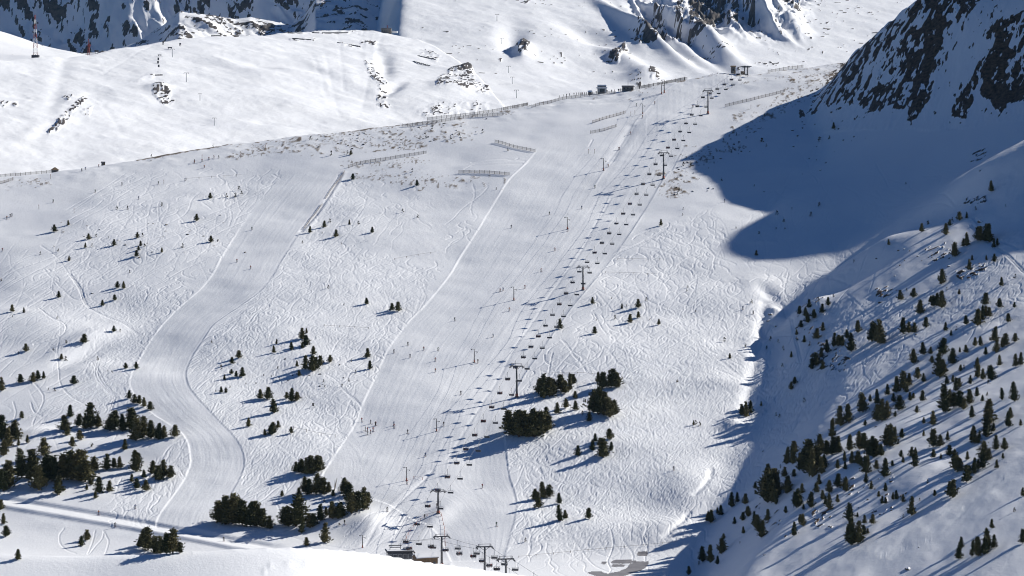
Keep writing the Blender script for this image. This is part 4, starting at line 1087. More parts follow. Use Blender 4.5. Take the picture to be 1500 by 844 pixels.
def make_pylon(h=14.0, w=5.8):
    r = empty('lift_pylon', (0, 0, 0))
    m = MB(); m.box((0, 0, -.6), (1.6, 1.6, 2.0)); m.build('footing', M_STONE, r)
    m = MB(); m.tube([(0, 0, .3), (0, 0, h * .5), (0, 0, h - .3)], [.48, .40, .30], 10); m.build('mast', M_STEEL, r, True)
    m = MB(); m.box((0, 0, .9), (1.1, 1.1, 1.5)); m.build('padding', M_ORANGE, r)
    m = MB(); m.box((0, 0, h), (w, .45, .45)); m.box((0, 0, h + 1.1), (w * .8, .14, .14))
    for s in (-1, 1):
        m.box((s * w * .4, 0, h + .65), (.14, .14, .9)); m.tube([(0, 0, h - 1.6), (s * w * .3, 0, h - .2)], .09, 5)
    m.build('crossarm', M_STEEL, r)
    for s in (-1, 1):
        m = MB(); m.box((s * w / 2, 0, h - .35), (.30, 4.0, .25))
        for k in range(8): m.disc((s * w / 2, -1.75 + k * .5, h - .62), (1, 0, 0), .22, .16, 8)
        m.box((s * (w / 2 - .55), 0, h + .1), (.7, 3.4, .06))
        q = m.build('sheave_train', M_STEEL, r)
        m = MB(); m.tube([(s * (w / 2 - .85), -1.6, h + .9), (s * (w / 2 - .85), 1.6, h + .9)], .04, 4)
        for k in (-1.6, 0, 1.6): m.tube([(s * (w / 2 - .85), k, h + .1), (s * (w / 2 - .85), k, h + .9)], .04, 4)
        m.build('handrail', M_GALV, q)
    m = MB()
    for k in range(int(h / .8)): m.box((0, -.55, .8 + k * .8), (.55, .06, .06))
    for s in (-.27, .27): m.tube([(s, -.55, .5), (s, -.55, h - .5)], .035, 4)
    m.build('ladder', M_GALV, r)
    m = MB(); m.box((0, 0, h * .52), (1.5, .7, .12)); m.build('step_platform', M_STEEL, r)
    return r

# base pixel, top pixel of the eight visible masts
L1 = [(1037, 167, 133, 'chairlift mast highest up the slope, beside the edge of the mountain shadow'), (972, 262, 224, 'chairlift mast second from the top, above the scrub patch'), (854, 425, 391, 'chairlift mast standing in the middle of the slope'),
      (757, 582, 536, 'chairlift mast just left of the dark pine clumps'), (642, 752, 719, 'lowest mast of the long chairlift, beside the orange net')]
pyl = make_pylon()
PT = []
first = True
remember(pyl)
Wd = {}
dirv = None
bases = [cast(a, b) for a, b, c, d in L1]
for i, (px, py, pt, lab) in enumerate(L1):
    o = pyl if first else copy_tree(pyl); first = False
    b = bases[i]; a = bases[max(i - 1, 0)]; c = bases[min(i + 1, len(bases) - 1)]
    d = (a - c); ang = math.atan2(-d.x, d.y)
    hh = (py - pt) * b.y / F; o.location = b; o.rotation_euler = (0, 0, ang); k = hh / 14.0
    o.scale = (1.0, 1.0, k); tag(o, lab, 'lift pylon', 'masts of the long chairlift')
    PT.append((b + Vector((0, 0, hh - .6)), ang))

def side(p, ang, s, w=5.8): return p + Vector((math.cos(ang), math.sin(ang), 0)) * s * w / 2
top_st = cast(1093, 104)
station_pt = cast(585, 800); st_loc = Vector((station_pt.x, 1098.0, 0)); st_loc.x = float(ray(585, 806)[0]) * 1098; st_loc.z = ground(st_loc.x, 1098.0)
# the station stands on the flat behind the foreground knoll
ends_top = (Vector((top_st.x, top_st.y, top_st.z + 5)), PT[0][1]); ends_bot = (Vector((st_loc.x + 2, st_loc.y + 6, st_loc.z + 5.0)), PT[-1][1])
LINE = [ends_top] + PT + [ends_bot]
def cable_pts(s):
    out = []
    for (p, a), (q, b) in zip(LINE[:-1], LINE[1:]):
        A = side(p, a, s); B = side(q, b, s); L = (A - B).length; n = max(6, int(L / 6))
        for k in range(n):
            f = k / n; out.append(A.lerp(B, f) - Vector((0, 0, 4 * f * (1 - f) * L * .012)))
    out.append(side(LINE[-1][0], LINE[-1][1], s)); return out
for s, nm in ((-1, 'haul cable carrying the loaded chairs up the slope'), (1, 'haul cable carrying the empty chairs down the slope')):
    m = MB(); m.tube(cable_pts(s), .045, 4); tag(m.build('haul_cable', M_STEEL), nm, 'cable')

def make_chair():
    r = empty('lift_chair', (0, 0, 0))          # origin at the cable grip
    m = MB(); m.box((0, 0, 0), (.2, .5, .25)); m.tube([(0, 0, 0), (0, .1, -1.0), (0, .35, -2.2)], .07, 5); m.build('hanger', M_GALV, r)
    m = MB(); m.tube([(-1.15, .35, -2.2), (1.15, .35, -2.2)], .06, 5)
    for s in (-1.15, 1.15): m.tube([(s, .35, -2.2), (s, .32, -3.2), (s, -.35, -3.35)], .055, 5)
    m.build('frame', M_GALV, r)
    m = MB(); m.box((0, -.05, -3.3), (2.2, .55, .12)); m.build('seat', M_SEAT, r)
    m = MB(); m.box((0, .26, -2.95), (2.2, .10, .62)); m.build('backrest', M_SEAT, r)
    m = MB(); m.tube([(-1.1, .1, -2.75), (-1.1, -.6, -2.8), (1.1, -.6, -2.8), (1.1, .1, -2.75)], .04, 4)
    m.tube([(-.5, -.6, -2.8), (-.5, -.7, -3.85)], .03, 4); m.tube([(.5, -.6, -2.8), (.5, -.7, -3.85)], .03, 4); m.build('safety_bar', M_GALV, r)
    remember(r); return r

# ---- people: one skinned surface each
CLOTH = [plain('clothing_' + n, c, .75, tuple(q * .6 for q in c)) for n, c in [('navy', (.03, .04, .09)), ('black', (.02, .02, .022)), ('red', (.35, .04, .03)), ('blue', (.04, .10, .28)), ('grey', (.12, .12, .13)), ('green', (.05, .12, .06)), ('orange', (.5, .16, .04)), ('brown', (.12, .07, .04))]]
M_SKIN = plain('skin', (.5, .32, .24), .6)
M_SKI = plain('ski_topsheet', (.25, .05, .05), .4, (.06, .06, .09))
def skin_person(kind, ci, cj):
    """kind: ski, stand, sit, board"""
    J = {}
    if kind == 'ski': J = dict(hip=(0, .05, .80), ch=(0, -.10, 1.18), nk=(0, -.16, 1.38), hd=(0, -.20, 1.58), la=(-.22, -.12, 1.32), le=(-.36, -.25, 1.10), lh=(-.34, -.50, 1.05), ra=(.22, -.12, 1.32), re=(.36, -.25, 1.10), rh=(.34, -.50, 1.05),
                              lt=(-.12, .02, .78), lk=(-.15, -.16, .45), lf=(-.14, .02, .08), lo=(-.14, -.16, .05), rt=(.12, .02, .78), rk=(.15, -.16, .45), rf=(.14, .02, .08), ro=(.14, -.16, .05))
    elif kind == 'stand': J = dict(hip=(0, 0, .92), ch=(0, 0, 1.28), nk=(0, 0, 1.46), hd=(0, -.02, 1.66), la=(-.2, 0, 1.40), le=(-.32, 0, 1.14), lh=(-.34, -.18, .95), ra=(.2, 0, 1.40), re=(.30, 0, 1.14), rh=(.34, -.20, .98),
                                 lt=(-.11, 0, .88), lk=(-.13, -.02, .48), lf=(-.13, 0, .08), lo=(-.13, -.18, .05), rt=(.11, 0, .88), rk=(.14, -.03, .48), rf=(.15, 0, .08), ro=(.15, -.18, .05))
    elif kind == 'sit': J = dict(hip=(0, .05, .12), ch=(0, .10, .50), nk=(0, .08, .68), hd=(0, .04, .88), la=(-.2, .08, .62), le=(-.26, -.06, .36), lh=(-.16, -.34, .34), ra=(.2, .08, .62), re=(.26, -.06, .36), rh=(.16, -.34, .34),
                               lt=(-.11, 0, .10), lk=(-.13, -.46, .10), lf=(-.13, -.50, -.34), lo=(-.13, -.68, -.37), rt=(.11, 0, .10), rk=(.13, -.46, .10), rf=(.13, -.50, -.34), ro=(.13, -.68, -.37))
    else: J = dict(hip=(0, .15, .16), ch=(0, .12, .52), nk=(0, .06, .70), hd=(0, .02, .90), la=(-.2, .08, .64), le=(-.34, -.06, .40), lh=(-.26, -.34, .36), ra=(.2, .08, .64), re=(.34, -.06, .40), rh=(.26, -.34, .36),
                   lt=(-.12, .08, .16), lk=(-.22, -.28, .42), lf=(-.24, -.56, .10), lo=(-.24, -.70, .08), rt=(.12, .08, .16), rk=(.22, -.28, .42), rf=(.24, -.56, .10), ro=(.24, -.70, .08))
    R = dict(hip=.15, ch=.18, nk=.075, hd=.125, la=.09, le=.065, lh=.05, ra=.09, re=.065, rh=.05, lt=.11, lk=.085, lf=.07, lo=.05, rt=.11, rk=.085, rf=.07, ro=.05)
    names = list(J); E = [('hip', 'ch'), ('ch', 'nk'), ('nk', 'hd'), ('ch', 'la'), ('la', 'le'), ('le', 'lh'), ('ch', 'ra'), ('ra', 're'), ('re', 'rh'), ('hip', 'lt'), ('lt', 'lk'), ('lk', 'lf'), ('lf', 'lo'), ('hip', 'rt'), ('rt', 'rk'), ('rk', 'rf'), ('rf', 'ro')]
    me = bpy.data.meshes.new('tmp'); me.from_pydata([J[n] for n in names], [(names.index(a), names.index(b)) for a, b in E], [])
    ob = bpy.data.objects.new('tmp', me); COL.objects.link(ob)
    md = ob.modifiers.new('s', 'SKIN'); 
    for i, n in enumerate(names): me.skin_vertices[0].data[i].radius = (R[n], R[n] * .85)
    me.skin_vertices[0].data[0].use_root = True
    ob.modifiers.new('d', 'SUBSURF').levels = 1
    dg = bpy.context.evaluated_depsgraph_get(); ev = bpy.data.meshes.new_from_object(ob.evaluated_get(dg))
    bpy.data.objects.remove(ob); ev.name = 'person'
    ev.materials.clear()
    for m in (CLOTH[ci], CLOTH[cj], M_SKIN, CLOTH[1]): ev.materials.append(m)
    hz = J['hip'][2]; nz = J['nk'][2] + .05
    for p in ev.polygons:
        c = p.center; p.use_smooth = True
        if c.z > nz: p.material_index = 2 if (c.y < J['hd'][1] - .02 and c.z < J['hd'][2] + .04) else 3
        elif kind in ('sit', 'board'): p.material_index = 1 if (c.y < -.12 and c.z < .5 and abs(c.x) < .3) or c.z < hz + .06 else 0
        else: p.material_index = 1 if c.z < hz + .05 else 0
    return ev
PM = {k: [skin_person(k, *c) for c in cs] for k, cs in {'ski': [(0, 1), (2, 1), (3, 4), (1, 1), (5, 1), (6, 0)], 'stand': [(1, 1), (2, 0), (0, 1), (7, 1)], 'sit': [(1, 1), (0, 4), (2, 1), (3, 1)], 'board': [(1, 4)]}.items()}
JN = {0: ('navy', 'black'), 1: ('black', 'black'), 2: ('red', 'dark'), 3: ('blue', 'grey'), 4: ('green', 'black'), 5: ('orange', 'navy')}
sk = MB(); sk.box((0, -.1, .02), (.10, 1.7, .035)); sk.box((0, -1.0, .06), (.09, .2, .03)); SKI = sk.mesh('ski', M_SKI)
pl = MB(); pl.tube([(0, 0, 0), (0, .35, -1.0)], .018, 4); POLE = pl.mesh('pole', M_STEEL)
def person(p, kind, rz, lab, group, skis=True, var=None, sc=1.12):
    var = random.randrange(len(PM[kind])) if var is None else var
    o = put('person', PM[kind][var]); o.location = p; o.rotation_euler = (0, 0, rz); o.scale = (sc, sc, sc)
    tag(o, lab, 'person', group)
    if skis:
        for s in (-.14, .14):
            q = put('ski', SKI, o); q.location = (s, 0, 0)
        if kind == 'ski':
            for s in (-.34, .34):
                q = put('pole', POLE, o); q.location = (s, -.48, 1.05)
    return o

# chairs along the cable: every 17 m, loaded on the left going up, empty on the right going down
def along(pts, step, start):
    acc = 0; nxt = start; out = []
    for a, b in zip(pts[:-1], pts[1:]):
        L = (b - a).length
        while nxt <= acc + L:
            f = (nxt - acc) / L; out.append((a.lerp(b, f), b - a)); nxt += step
        acc += L
    return out
chair = make_chair(); first = True; nch = 0
for s, ld in ((-1, True), (1, False)):
    spots = along(cable_pts(s), 17.2, 9 if ld else 10.5)
    for i, (p, d) in enumerate(spots):
        o = chair if first else copy_tree(chair); first = False
        o.location = p; o.rotation_euler = (0, 0, math.atan2(-d.x, d.y) + (math.pi if not ld else 0) + math.pi)
        sd = 'loaded' if ld else 'empty'
        col = 'left-hand' if ld else 'right-hand'
        tag(o, '%schair from the top on the %s cable of the long lift' % (ORD[i] if i else 'first ', col), 'chairlift chair', '%s-side chairs on the long chairlift' % ('left' if ld else 'right'))
        if ld and random.random() < .9:
            n = random.choice([2, 3, 4, 4]); xs = {2: (-.45, .35), 3: (-.7, 0, .7), 4: (-.82, -.28, .28, .82)}[n]
            M = o.rotation_euler.to_matrix()
            for k, x in enumerate(xs):
                q = M @ Vector((x, -.02, -3.25))
                person(p + q, 'sit', o.rotation_euler.z, 'rider on the %schair down the left cable, %s' % (ORD[i] if i else 'first ', ['leftmost', 'second from left', 'third from left', 'fourth from left'][k]), 'riders on the long chairlift', skis=i > 20, sc=1.05)
        nch += 1

# ------------------------------------------------------------------ second chairlift, crossing the bottom of the picture
P2 = [(647, 786, 1085, 'front chairlift mast closest to the station hut'), (710, 801, 1050, 'front chairlift mast in the middle of its three'), (741, 819, 1015, 'front chairlift mast cut by the lower edge of the picture')]
tops = []
for px, py, Y, lab in P2:
    t_ = cast_at(px, py, Y); g = ground(t_.x, t_.y); tops.append((t_, g))
ang2 = math.atan2(-(tops[0][0].x - tops[2][0].x), tops[0][0].y - tops[2][0].y)
PT2 = []
for (t_, g), (px, py, Y, lab) in zip(tops, P2):
    o = copy_tree(pyl); hh = t_.z - g; o.location = (t_.x, t_.y, g); o.rotation_euler = (0, 0, ang2 * .55); o.scale = (1, 1, hh / 14.0)
    tag(o, lab, 'lift pylon', 'masts of the front chairlift'); PT2.append((t_ - Vector((0, 0, .6)), ang2 * .55))
e0 = (Vector((st_loc.x + 4, st_loc.y, PT2[0][0].z - 3)), ang2 * .55)
e1 = (PT2[-1][0] + Vector((60, -150, -8)), ang2 * .55)
LINE = [e0] + PT2 + [e1]
LINE_SAVE = list(LINE)
for s, nm in ((-1, 'near haul cable of the front chairlift'), (1, 'far haul cable of the front chairlift')):
    m = MB(); m.tube(cable_pts(s), .045, 4); tag(m.build('haul_cable', M_STEEL), nm, 'cable')
for s, ld in ((-1, True), (1, False)):
    spots = along(cable_pts(s), 12.5 if ld else 17, 4 if ld else 9)
    spots = [q for q in spots if q[0].y > 985]
    for i, (p, d) in enumerate(spots):
        o = copy_tree(chair); o.location = p; rz = .25 if ld else -.2; o.rotation_euler = (0, 0, rz)
        tag(o, 'chair on the front lift, %sfrom the station on its %s cable' % (ORD[i] if i else 'first ', 'left' if ld else 'right'), 'chairlift chair', 'chairs of the front chairlift')
        if ld:
            for k, x in enumerate((-.75, -.1, .6)):
                q = o.rotation_euler.to_matrix() @ Vector((x, -.02, -3.25))
                person(p + q, 'sit', rz, 'rider on the %sfront-lift chair, %s of three' % (ORD[i] if i else 'first ', ['left', 'middle', 'right'][k]), 'riders on the front chairlift', True, sc=1.08)

# ------------------------------------------------------------------ drag lift masts
def make_drag():
    r = empty('drag_lift_mast', (0, 0, 0))
    m = MB(); m.box((0, 0, -.3), (.9, .9, .8)); m.build('footing', M_STONE, r)
    m = MB(); m.tube([(0, 0, 0), (0, 0, 6.4)], [.24, .17], 8); m.build('mast', M_STEEL, r, True)
    m = MB(); m.tube([(0, 0, .1), (0, 0, 1.2)], .32, 8); m.build('padding', M_ORANGE, r)
    for s, z in ((-1, 6.3), (1, 5.0)):
        m = MB(); m.tube([(0, 0, z), (s * 1.35, 0, z)], .09, 5); a = m.build('arm', M_STEEL, r)
        m = MB()
        for k in (-.5, 0, .5): m.disc((s * 1.35, k, z - .18), (1, 0, 0), .17, .12, 8)
        m.box((s * 1.35, 0, z - .02), (.14, 1.4, .12)); m.build('pulley', M_STEEL, a)
    remember(r); return r
drag = make_drag(); first = True
DR = [(941.5, 167, 15, 'drag lift mast high up beside the snow fences'), (884, 250, 18, 'drag lift mast second from the top'), (831, 336, 18, 'drag lift mast left of the closely spaced chairs'), (752.7, 440, 20, 'drag lift mast in the middle of the wide piste'),
      (694.8, 531, 20, 'drag lift mast left of the pine clump mast'), (639.5, 632, 19, 'drag lift mast above the tracked wedge of snow'), (595.7, 704, 20, 'orange-footed drag lift mast beside an orange net'), (531, 802.5, 19, 'lowest drag lift mast behind the foreground knoll'), (973, 136, 19, 'top mast of the drag lift at the plateau edge'), (969, 138, 16, 'second mast at the top of the drag lift')]
dpos = []
for i, (px, py, h, lab) in enumerate(DR):
    o = drag if first else copy_tree(drag); first = False
    p = cast(px, py); k = h * p.y / F / 6.4; o.location = p; o.scale = (k, k, k); o.rotation_euler = (0, 0, .35)
    tag(o, lab, 'drag lift mast', 'drag lift masts'); dpos.append((p.copy(), k))
order = [8, 0, 1, 2, 3, 4, 5, 6, 7]
for s, z, nm in ((-1, 6.0, 'upper rope of the drag lift running up the piste'), (1, 4.7, 'lower rope of the drag lift running up the piste')):
    P = []
    for a, b in zip(order[:-1], order[1:]):
        pa, ka = dpos[a]; pb, kb = dpos[b]
        A = pa + Vector((s * 1.35 * .94 * ka, s * 1.35 * .34 * ka, z * ka)); B = pb + Vector((s * 1.35 * .94 * kb, s * 1.35 * .34 * kb, z * kb))
        for k in range(8):
            f = k / 8; P.append(A.lerp(B, f) - Vector((0, 0, 4 * f * (1 - f) * 1.0)))
    P.append(B); m = MB(); m.tube(P, .03, 4); tag(m.build('drag_rope', M_STEEL), nm, 'cable')

# far drag lifts
def far_cast(name, px, py):
    for nm, X, Y, Z, a_, b_ in FAR:
        if nm != name: continue
        t, v = ray(px, py); tc = X[0] / Y[0]; yr = Y[:, 0]; t = float(t); v = float(v)
        j = int(np.clip(np.searchsorted(tc, t) - 1, 0, len(tc) - 2)); f = (t - tc[j]) / (tc[j + 1] - tc[j])
        col = Z[:, j] * (1 - f) + Z[:, j + 1] * f; d = col - v * yr
        idx = np.where((d[:-1] < 0) & (d[1:] >= 0))[0]
        if len(idx) == 0: i = int(np.argmax(d)); return Vector((t * yr[i], yr[i], col[i]))
        i = idx[0]; g = d[i] / (d[i] - d[i + 1]); Yq = yr[i] + g * (yr[i + 1] - yr[i]); return Vector((t * Yq, Yq, v * Yq))
def make_tbar():
    r = empty('t_bar_mast', (0, 0, 0))
    m = MB(); m.tube([(0, 0, -.4), (0, 0, 8)], [.3, .22], 8); m.build('mast', M_GALV, r)
    m = MB(); m.box((0, 0, 8), (4.4, .35, .35)); m.build('crossarm', M_STEEL, r)
    for s in (-1, 1):
        m = MB(); m.box((s * 2.1, 0, 7.6), (.35, 2.0, .4)); m.build('sheave_train', M_STEEL, r)
    remember(r); return r
tb = make_tbar(); first = True
for sheetn, L, g in (('snow_mountain', [(728, 31, 10, 'T-shaped lift mast highest on the snowy bowl'), (735, 65, 9, 'T-shaped lift mast second from the top of the snowy bowl'), (745, 107, 10, 'T-shaped lift mast third from the top in the snowy bowl'), (750.5, 123, 10, 'T-shaped lift mast second lowest in the snowy bowl'), (756.7, 144, 12, 'lowest T-shaped lift mast just above the ridge fence')], 'T-shaped masts in the snowy bowl'),
                     ('white_hill', [(252.5, 84, 12, 'T-shaped lift mast near the top of the white hill'), (273, 120, 13, 'second T-shaped lift mast down the white hill'), (293, 147.5, 10, 'third T-shaped lift mast down the white hill'), (314, 184, 11, 'lowest T-shaped lift mast on the white hill')], 'T-shaped masts on the white hill')):
    for px, py, h, lab in L:
        o = tb if first else copy_tree(tb); first = False
        p = far_cast(sheetn, px, py); k = h * p.y / F / 8; o.location = p; o.scale = (k, k, k); o.rotation_euler = (0, 0, .1)
        tag(o, lab, 'lift mast', g)

# ------------------------------------------------------------------ skiers
def skier_set(txt, place, group, kind='ski', rz0=0.0, rnd=.8, skis=True):
    L = sorted([tuple(map(float, q.split(','))) for q in txt.split()], key=lambda q: (q[0], q[1])); n = len(L)
    for i, (a, b) in enumerate(L):
        p = cast(a, b); var = random.randrange(len(PM[kind]))
        if kind == 'ski': c = JN[var]
        else: c = {0: ('black', 'black'), 1: ('red', 'navy'), 2: ('navy', 'black'), 3: ('brown', 'black')}[var % 4]
        w = nth(i, n)
        person(p, kind, rz0 + random.uniform(-rnd, rnd), '%s in %s jacket %s%s' % ('skier' if skis else 'person', c[0], place, (', ' + w) if w else ''), group, skis, var, 1.18)
skier_set('577,517 597.5,506 600.7,524 620.7,513 641.5,514 637.5,529 638,545', 'in the loose group on the wide piste', 'group of skiers on the wide piste')
skier_set('535,631 538.5,632 546.5,632 538,637.5 543,635.5 550,624 530,618 543,621 550.5,623.5', 'near the left edge of the wide piste', 'skiers standing at the left piste edge', 'stand', 0, 3)
skier_set('666,470 675,578 722.5,494 746,455.5 732.7,427.5 737,426 749,334 805,314.7 852,306 871.5,275.5 891,245 907,219.5 813,367.5 792.5,398 769,422.7', 'coming down the upper wide piste', 'skiers on the upper wide piste')
skier_set('596.7,635 577,623 577,627 623.6,669 567,749 707,715 727,771 596,709', 'low on the lower pistes', 'skiers on the lower pistes')
skier_set('959,152.5 941,173 932,155.5 924,197 906.7,220 1015,158', 'near the top of the piste', 'skiers near the top of the piste')
skier_set('1088,453.5 1103.5,460 987,689 1061,296', 'off piste beside the gully', 'skiers off piste on the right')
skier_set('119.7,251 125,249 144.5,245 139.7,282 178.7,271.5 232,270 78,296.5 10,321 15,318 17.6,317 203,292 3.5,368', 'on the far upper left slope', 'skiers on the upper left slope')
skier_set('285,239.5 296,237 306,234 313.6,232 320.5,232 299.5,246 271,265 285,237.8', 'at the top of the left piste', 'skiers at the top of the left piste')
skier_set('369,337 367,394 347,384', 'on the upper part of the left piste', 'skiers on the left piste')
skier_set('144,754 168.5,771.5 198,745 328,793', 'on or beside the cat road', 'skiers around the cat road')
skier_set('819.2,140.5 825.9,139.7 830.1,138.7 834.4,137.9 840.8,138.1 844.5,136 848,136.5 850.1,134.9 853.3,137.3 856.5,135.5 859.2,134.7 862.7,134.7 852,129.9 865.3,132 889.3,130 896,129.3 900,130 868,136 873.3,134.7 906,129', 'in the crowd by the plateau hut', 'crowd on the plateau', 'stand', 0, 3, False)
skier_set('832,339 650,624 700,532', 'towed by the drag lift', 'skiers towed by the drag lift', 'stand', 2.9, .2)
skier_set('598,816 601,814 604,817 607,815 603,812 640,744 622,760', 'waiting by the bottom station', 'skiers waiting at the station', 'stand', 0, 3)
p = cast(497, 769.5); person(p, 'board', .6, 'person sitting in the snow near a pair of poles beside the pines', None, False)
p = cast(504.7, 768); person(p, 'stand', .6, 'person standing in the hollow beside a seated one', None, True, 0)

# ------------------------------------------------------------------ fences
def make_fence(pts, lab, step=2.6, h=1.5, slats=True, mat=None, post=None, h_px=None):
    W = []
    P = [cast(a, b) for a, b in pts]
    for a, b in zip(P[:-1], P[1:]):
        L = (b - a).length; n = max(2, int(L / 1.0))
        for k in range(n):
            q = a.lerp(b, k / n); q.z = ground(q.x, q.y); W.append(q)
    W.append(P[-1])
    if h_px: h = h_px * P[0].y / F
    r = empty('snow_fence' if slats else 'rope_fence', W[0]); o = W[0]
    pm = MB(); pm.tube([(0, 0, -.3), (0, 0, h * 1.18)], .085, 5); pmesh = pm.mesh('post', post or M_WOOD2)
    acc = 0; last = None
    for i, q in enumerate(W):
        if last is None or (q - last).length >= step:
            c = put('post', pmesh, r); c.location = q - o; last = q
    m = MB()
    if slats:
        for zf in (.85,): m.tube([q - o + Vector((0, 0, h * zf)) for q in W], .04, 4)
        for a, b in zip(W[:-1], W[1:]):
            for f in (.25, .75):
                c = a.lerp(b, f) - o
                d = (b - a).normalized() * .09
                m.add([c - d + Vector((0, .03, .1)), c + d + Vector((0, .03, .1)), c + d + Vector((0, .03, h)), c - d + Vector((0, .03, h)), c - d + Vector((0, -.03, .1)), c + d + Vector((0, -.03, .1)), c + d + Vector((0, -.03, h)), c - d + Vector((0, -.03, h))],
                      [(0, 1, 2, 3), (7, 6, 5, 4), (0, 4, 5, 1), (3, 2, 6, 7), (1, 5, 6, 2), (0, 3, 7, 4)])
        s_ = m.build('slats', mat or M_WOOD2, r); s_['kind'] = 'stuff'
    else:
        m.tube([q - o + Vector((0, 0, h * .85)) for q in W], .035, 4); m.build('rope', mat or M_ORANGE, r)
    tag(r, lab, 'fence')
    return r
FEN = [
 ([(0, 257), (40, 250), (76, 245)], 'wooden snow fence at the far left edge of the ridge'), ([(0, 270), (20, 264)], 'short snow fence piece at the far left below the ridge'),
 ([(590, 186), (640, 180), (690, 172), (738, 169)], 'second snow fence below the ridge, left of the crowd'), ([(626, 174), (700, 162), (773, 148)], 'snow fence on the ridge line left of the crowd'), ([(737, 158), (760, 153), (774, 147)], 'short overlapping snow fence left of the crowd'),
 ([(779, 158), (830, 145), (870, 140), (902, 138)], 'snow fence in front of the crowd on the plateau'), ([(868, 181), (893, 173), (917, 166)], 'upper of two short snow fences beside the drag lift'), ([(865, 196), (885, 192), (904, 186)], 'lower of two short snow fences beside the drag lift'),
 ([(725, 209), (750, 216), (784, 223)], 'curved snow fence above the furrowed patch'), ([(510, 246), (530, 240), (570, 234), (625, 225)], 'long snow fence running right from the dark ditch'), ([(505, 252), (490, 272), (477, 292)], 'upper part of the fence down the dark ditch'), ([(472, 300), (455, 322), (445, 336)], 'lower part of the fence down the dark ditch'),
 ([(672, 254), (710, 254), (746, 257)], 'snow fence below the furrowed patch'), ([(930, 128), (970, 122), (1007, 114)], 'snow fence at the plateau edge beside the drag lift top'), ([(928, 131), (905, 134)], 'low end of the plateau edge fence'),
 ([(1062, 157), (1100, 148), (1150, 135)], 'snow fence right of the top chairlift mast'), ([(1125, 100), (1150, 96), (1177, 92)], 'snow fence on the bare crest under the mountain'), ([(930, 126), (960, 121), (1005, 116)], 'second fence row at the plateau edge')]
for pts, lab in FEN: make_fence(pts, lab, h_px=2.4 if 'ditch' in lab and 'down' in lab else 4.3)
RF = [([(273, 264), (310, 261), (354, 258)], 'thin rope fence above the left piste', 3.0), ([(905, 381), (935, 381), (975, 382)], 'upper thin rope line with posts on the open slope', 2.5), ([(887, 400), (920, 401), (963, 403)], 'lower thin rope line with posts on the open slope', 2.0), ([(578, 381), (610, 375), (639, 371)], 'thin rope line in the middle slope', 2.4),
      ([(475, 478), (510, 480), (540, 482)], 'thin rope line above the wide piste edge', 2.2), ([(430, 629), (460, 636), (491, 641)], 'row of marker posts near the left piste edge', 4.0), ([(760, 817), (850, 808), (930, 801), (990, 796)], 'long faint rope fence across the valley floor', 2.5), ([(800, 548), (840, 547), (880, 549)], 'faint rope line above the pine clumps', 1.6)]
for pts, lab, hp in RF: make_fence(pts, lab, step=6.5, slats=False, mat=M_WOOD2, h_px=hp)
NET = [([(647, 756), (651, 775), (652, 800)], 'orange rope net right of the station'), ([(640, 752), (622, 757), (606, 772)], 'upper orange net above the station'), ([(606, 772), (597, 785), (592, 798)], 'orange net leading down to the station'), ([(606, 701), (614, 700), (619, 703)], 'orange barrier at the top of the tracked wedge'), ([(640, 752), (646, 757)], 'short orange net at the foot of the lowest mast')]
for pts, lab in NET: make_fence(pts, lab, step=4, slats=False, mat=M_ORANGE, post=M_ORANGE, h_px=3.2)
# single marker poles on the slopes
mk = MB(); mk.tube([(0, 0, -.3), (0, 0, 2.6)], .09, 5); mk.cur = 1; mk.tube([(0, 0, 2.0), (0, 0, 2.65)], .12, 5); MKM = mk.mesh('marker_pole', [M_WOOD, M_ORANGE])
MP = [(57, 306.7), (108.5, 312), (74, 262), (352, 232), (871, 225), (296, 233), (240, 270), (862, 225), (441, 207), (389, 219), (700, 146), (1100, 160), (930, 168), (924, 170)]
for i, (a, b) in enumerate(sorted(MP)):
    p = cast(a, b); o = put('marker_pole', MKM); o.location = p; tag(o, 'thin piste marker pole, %s on the upper slopes' % nth(i, len(MP)), 'marker pole', 'piste marker poles')
o = None
m = MB(); m.tube([(-.8, 0, 0), (.2, 0, 5.2)], .10, 5); m.tube([(-.9, 0, 0), (-.6, 0, 4.6)], .09, 5); m.tube([(-1.0, .1, 0), (-.2, .1, 4.0)], .08, 5)
o = m.build('bare_poles', M_WOOD); o.location = cast(493, 719); tag(o, 'leaning bare poles standing at the end of the pine row', 'poles')

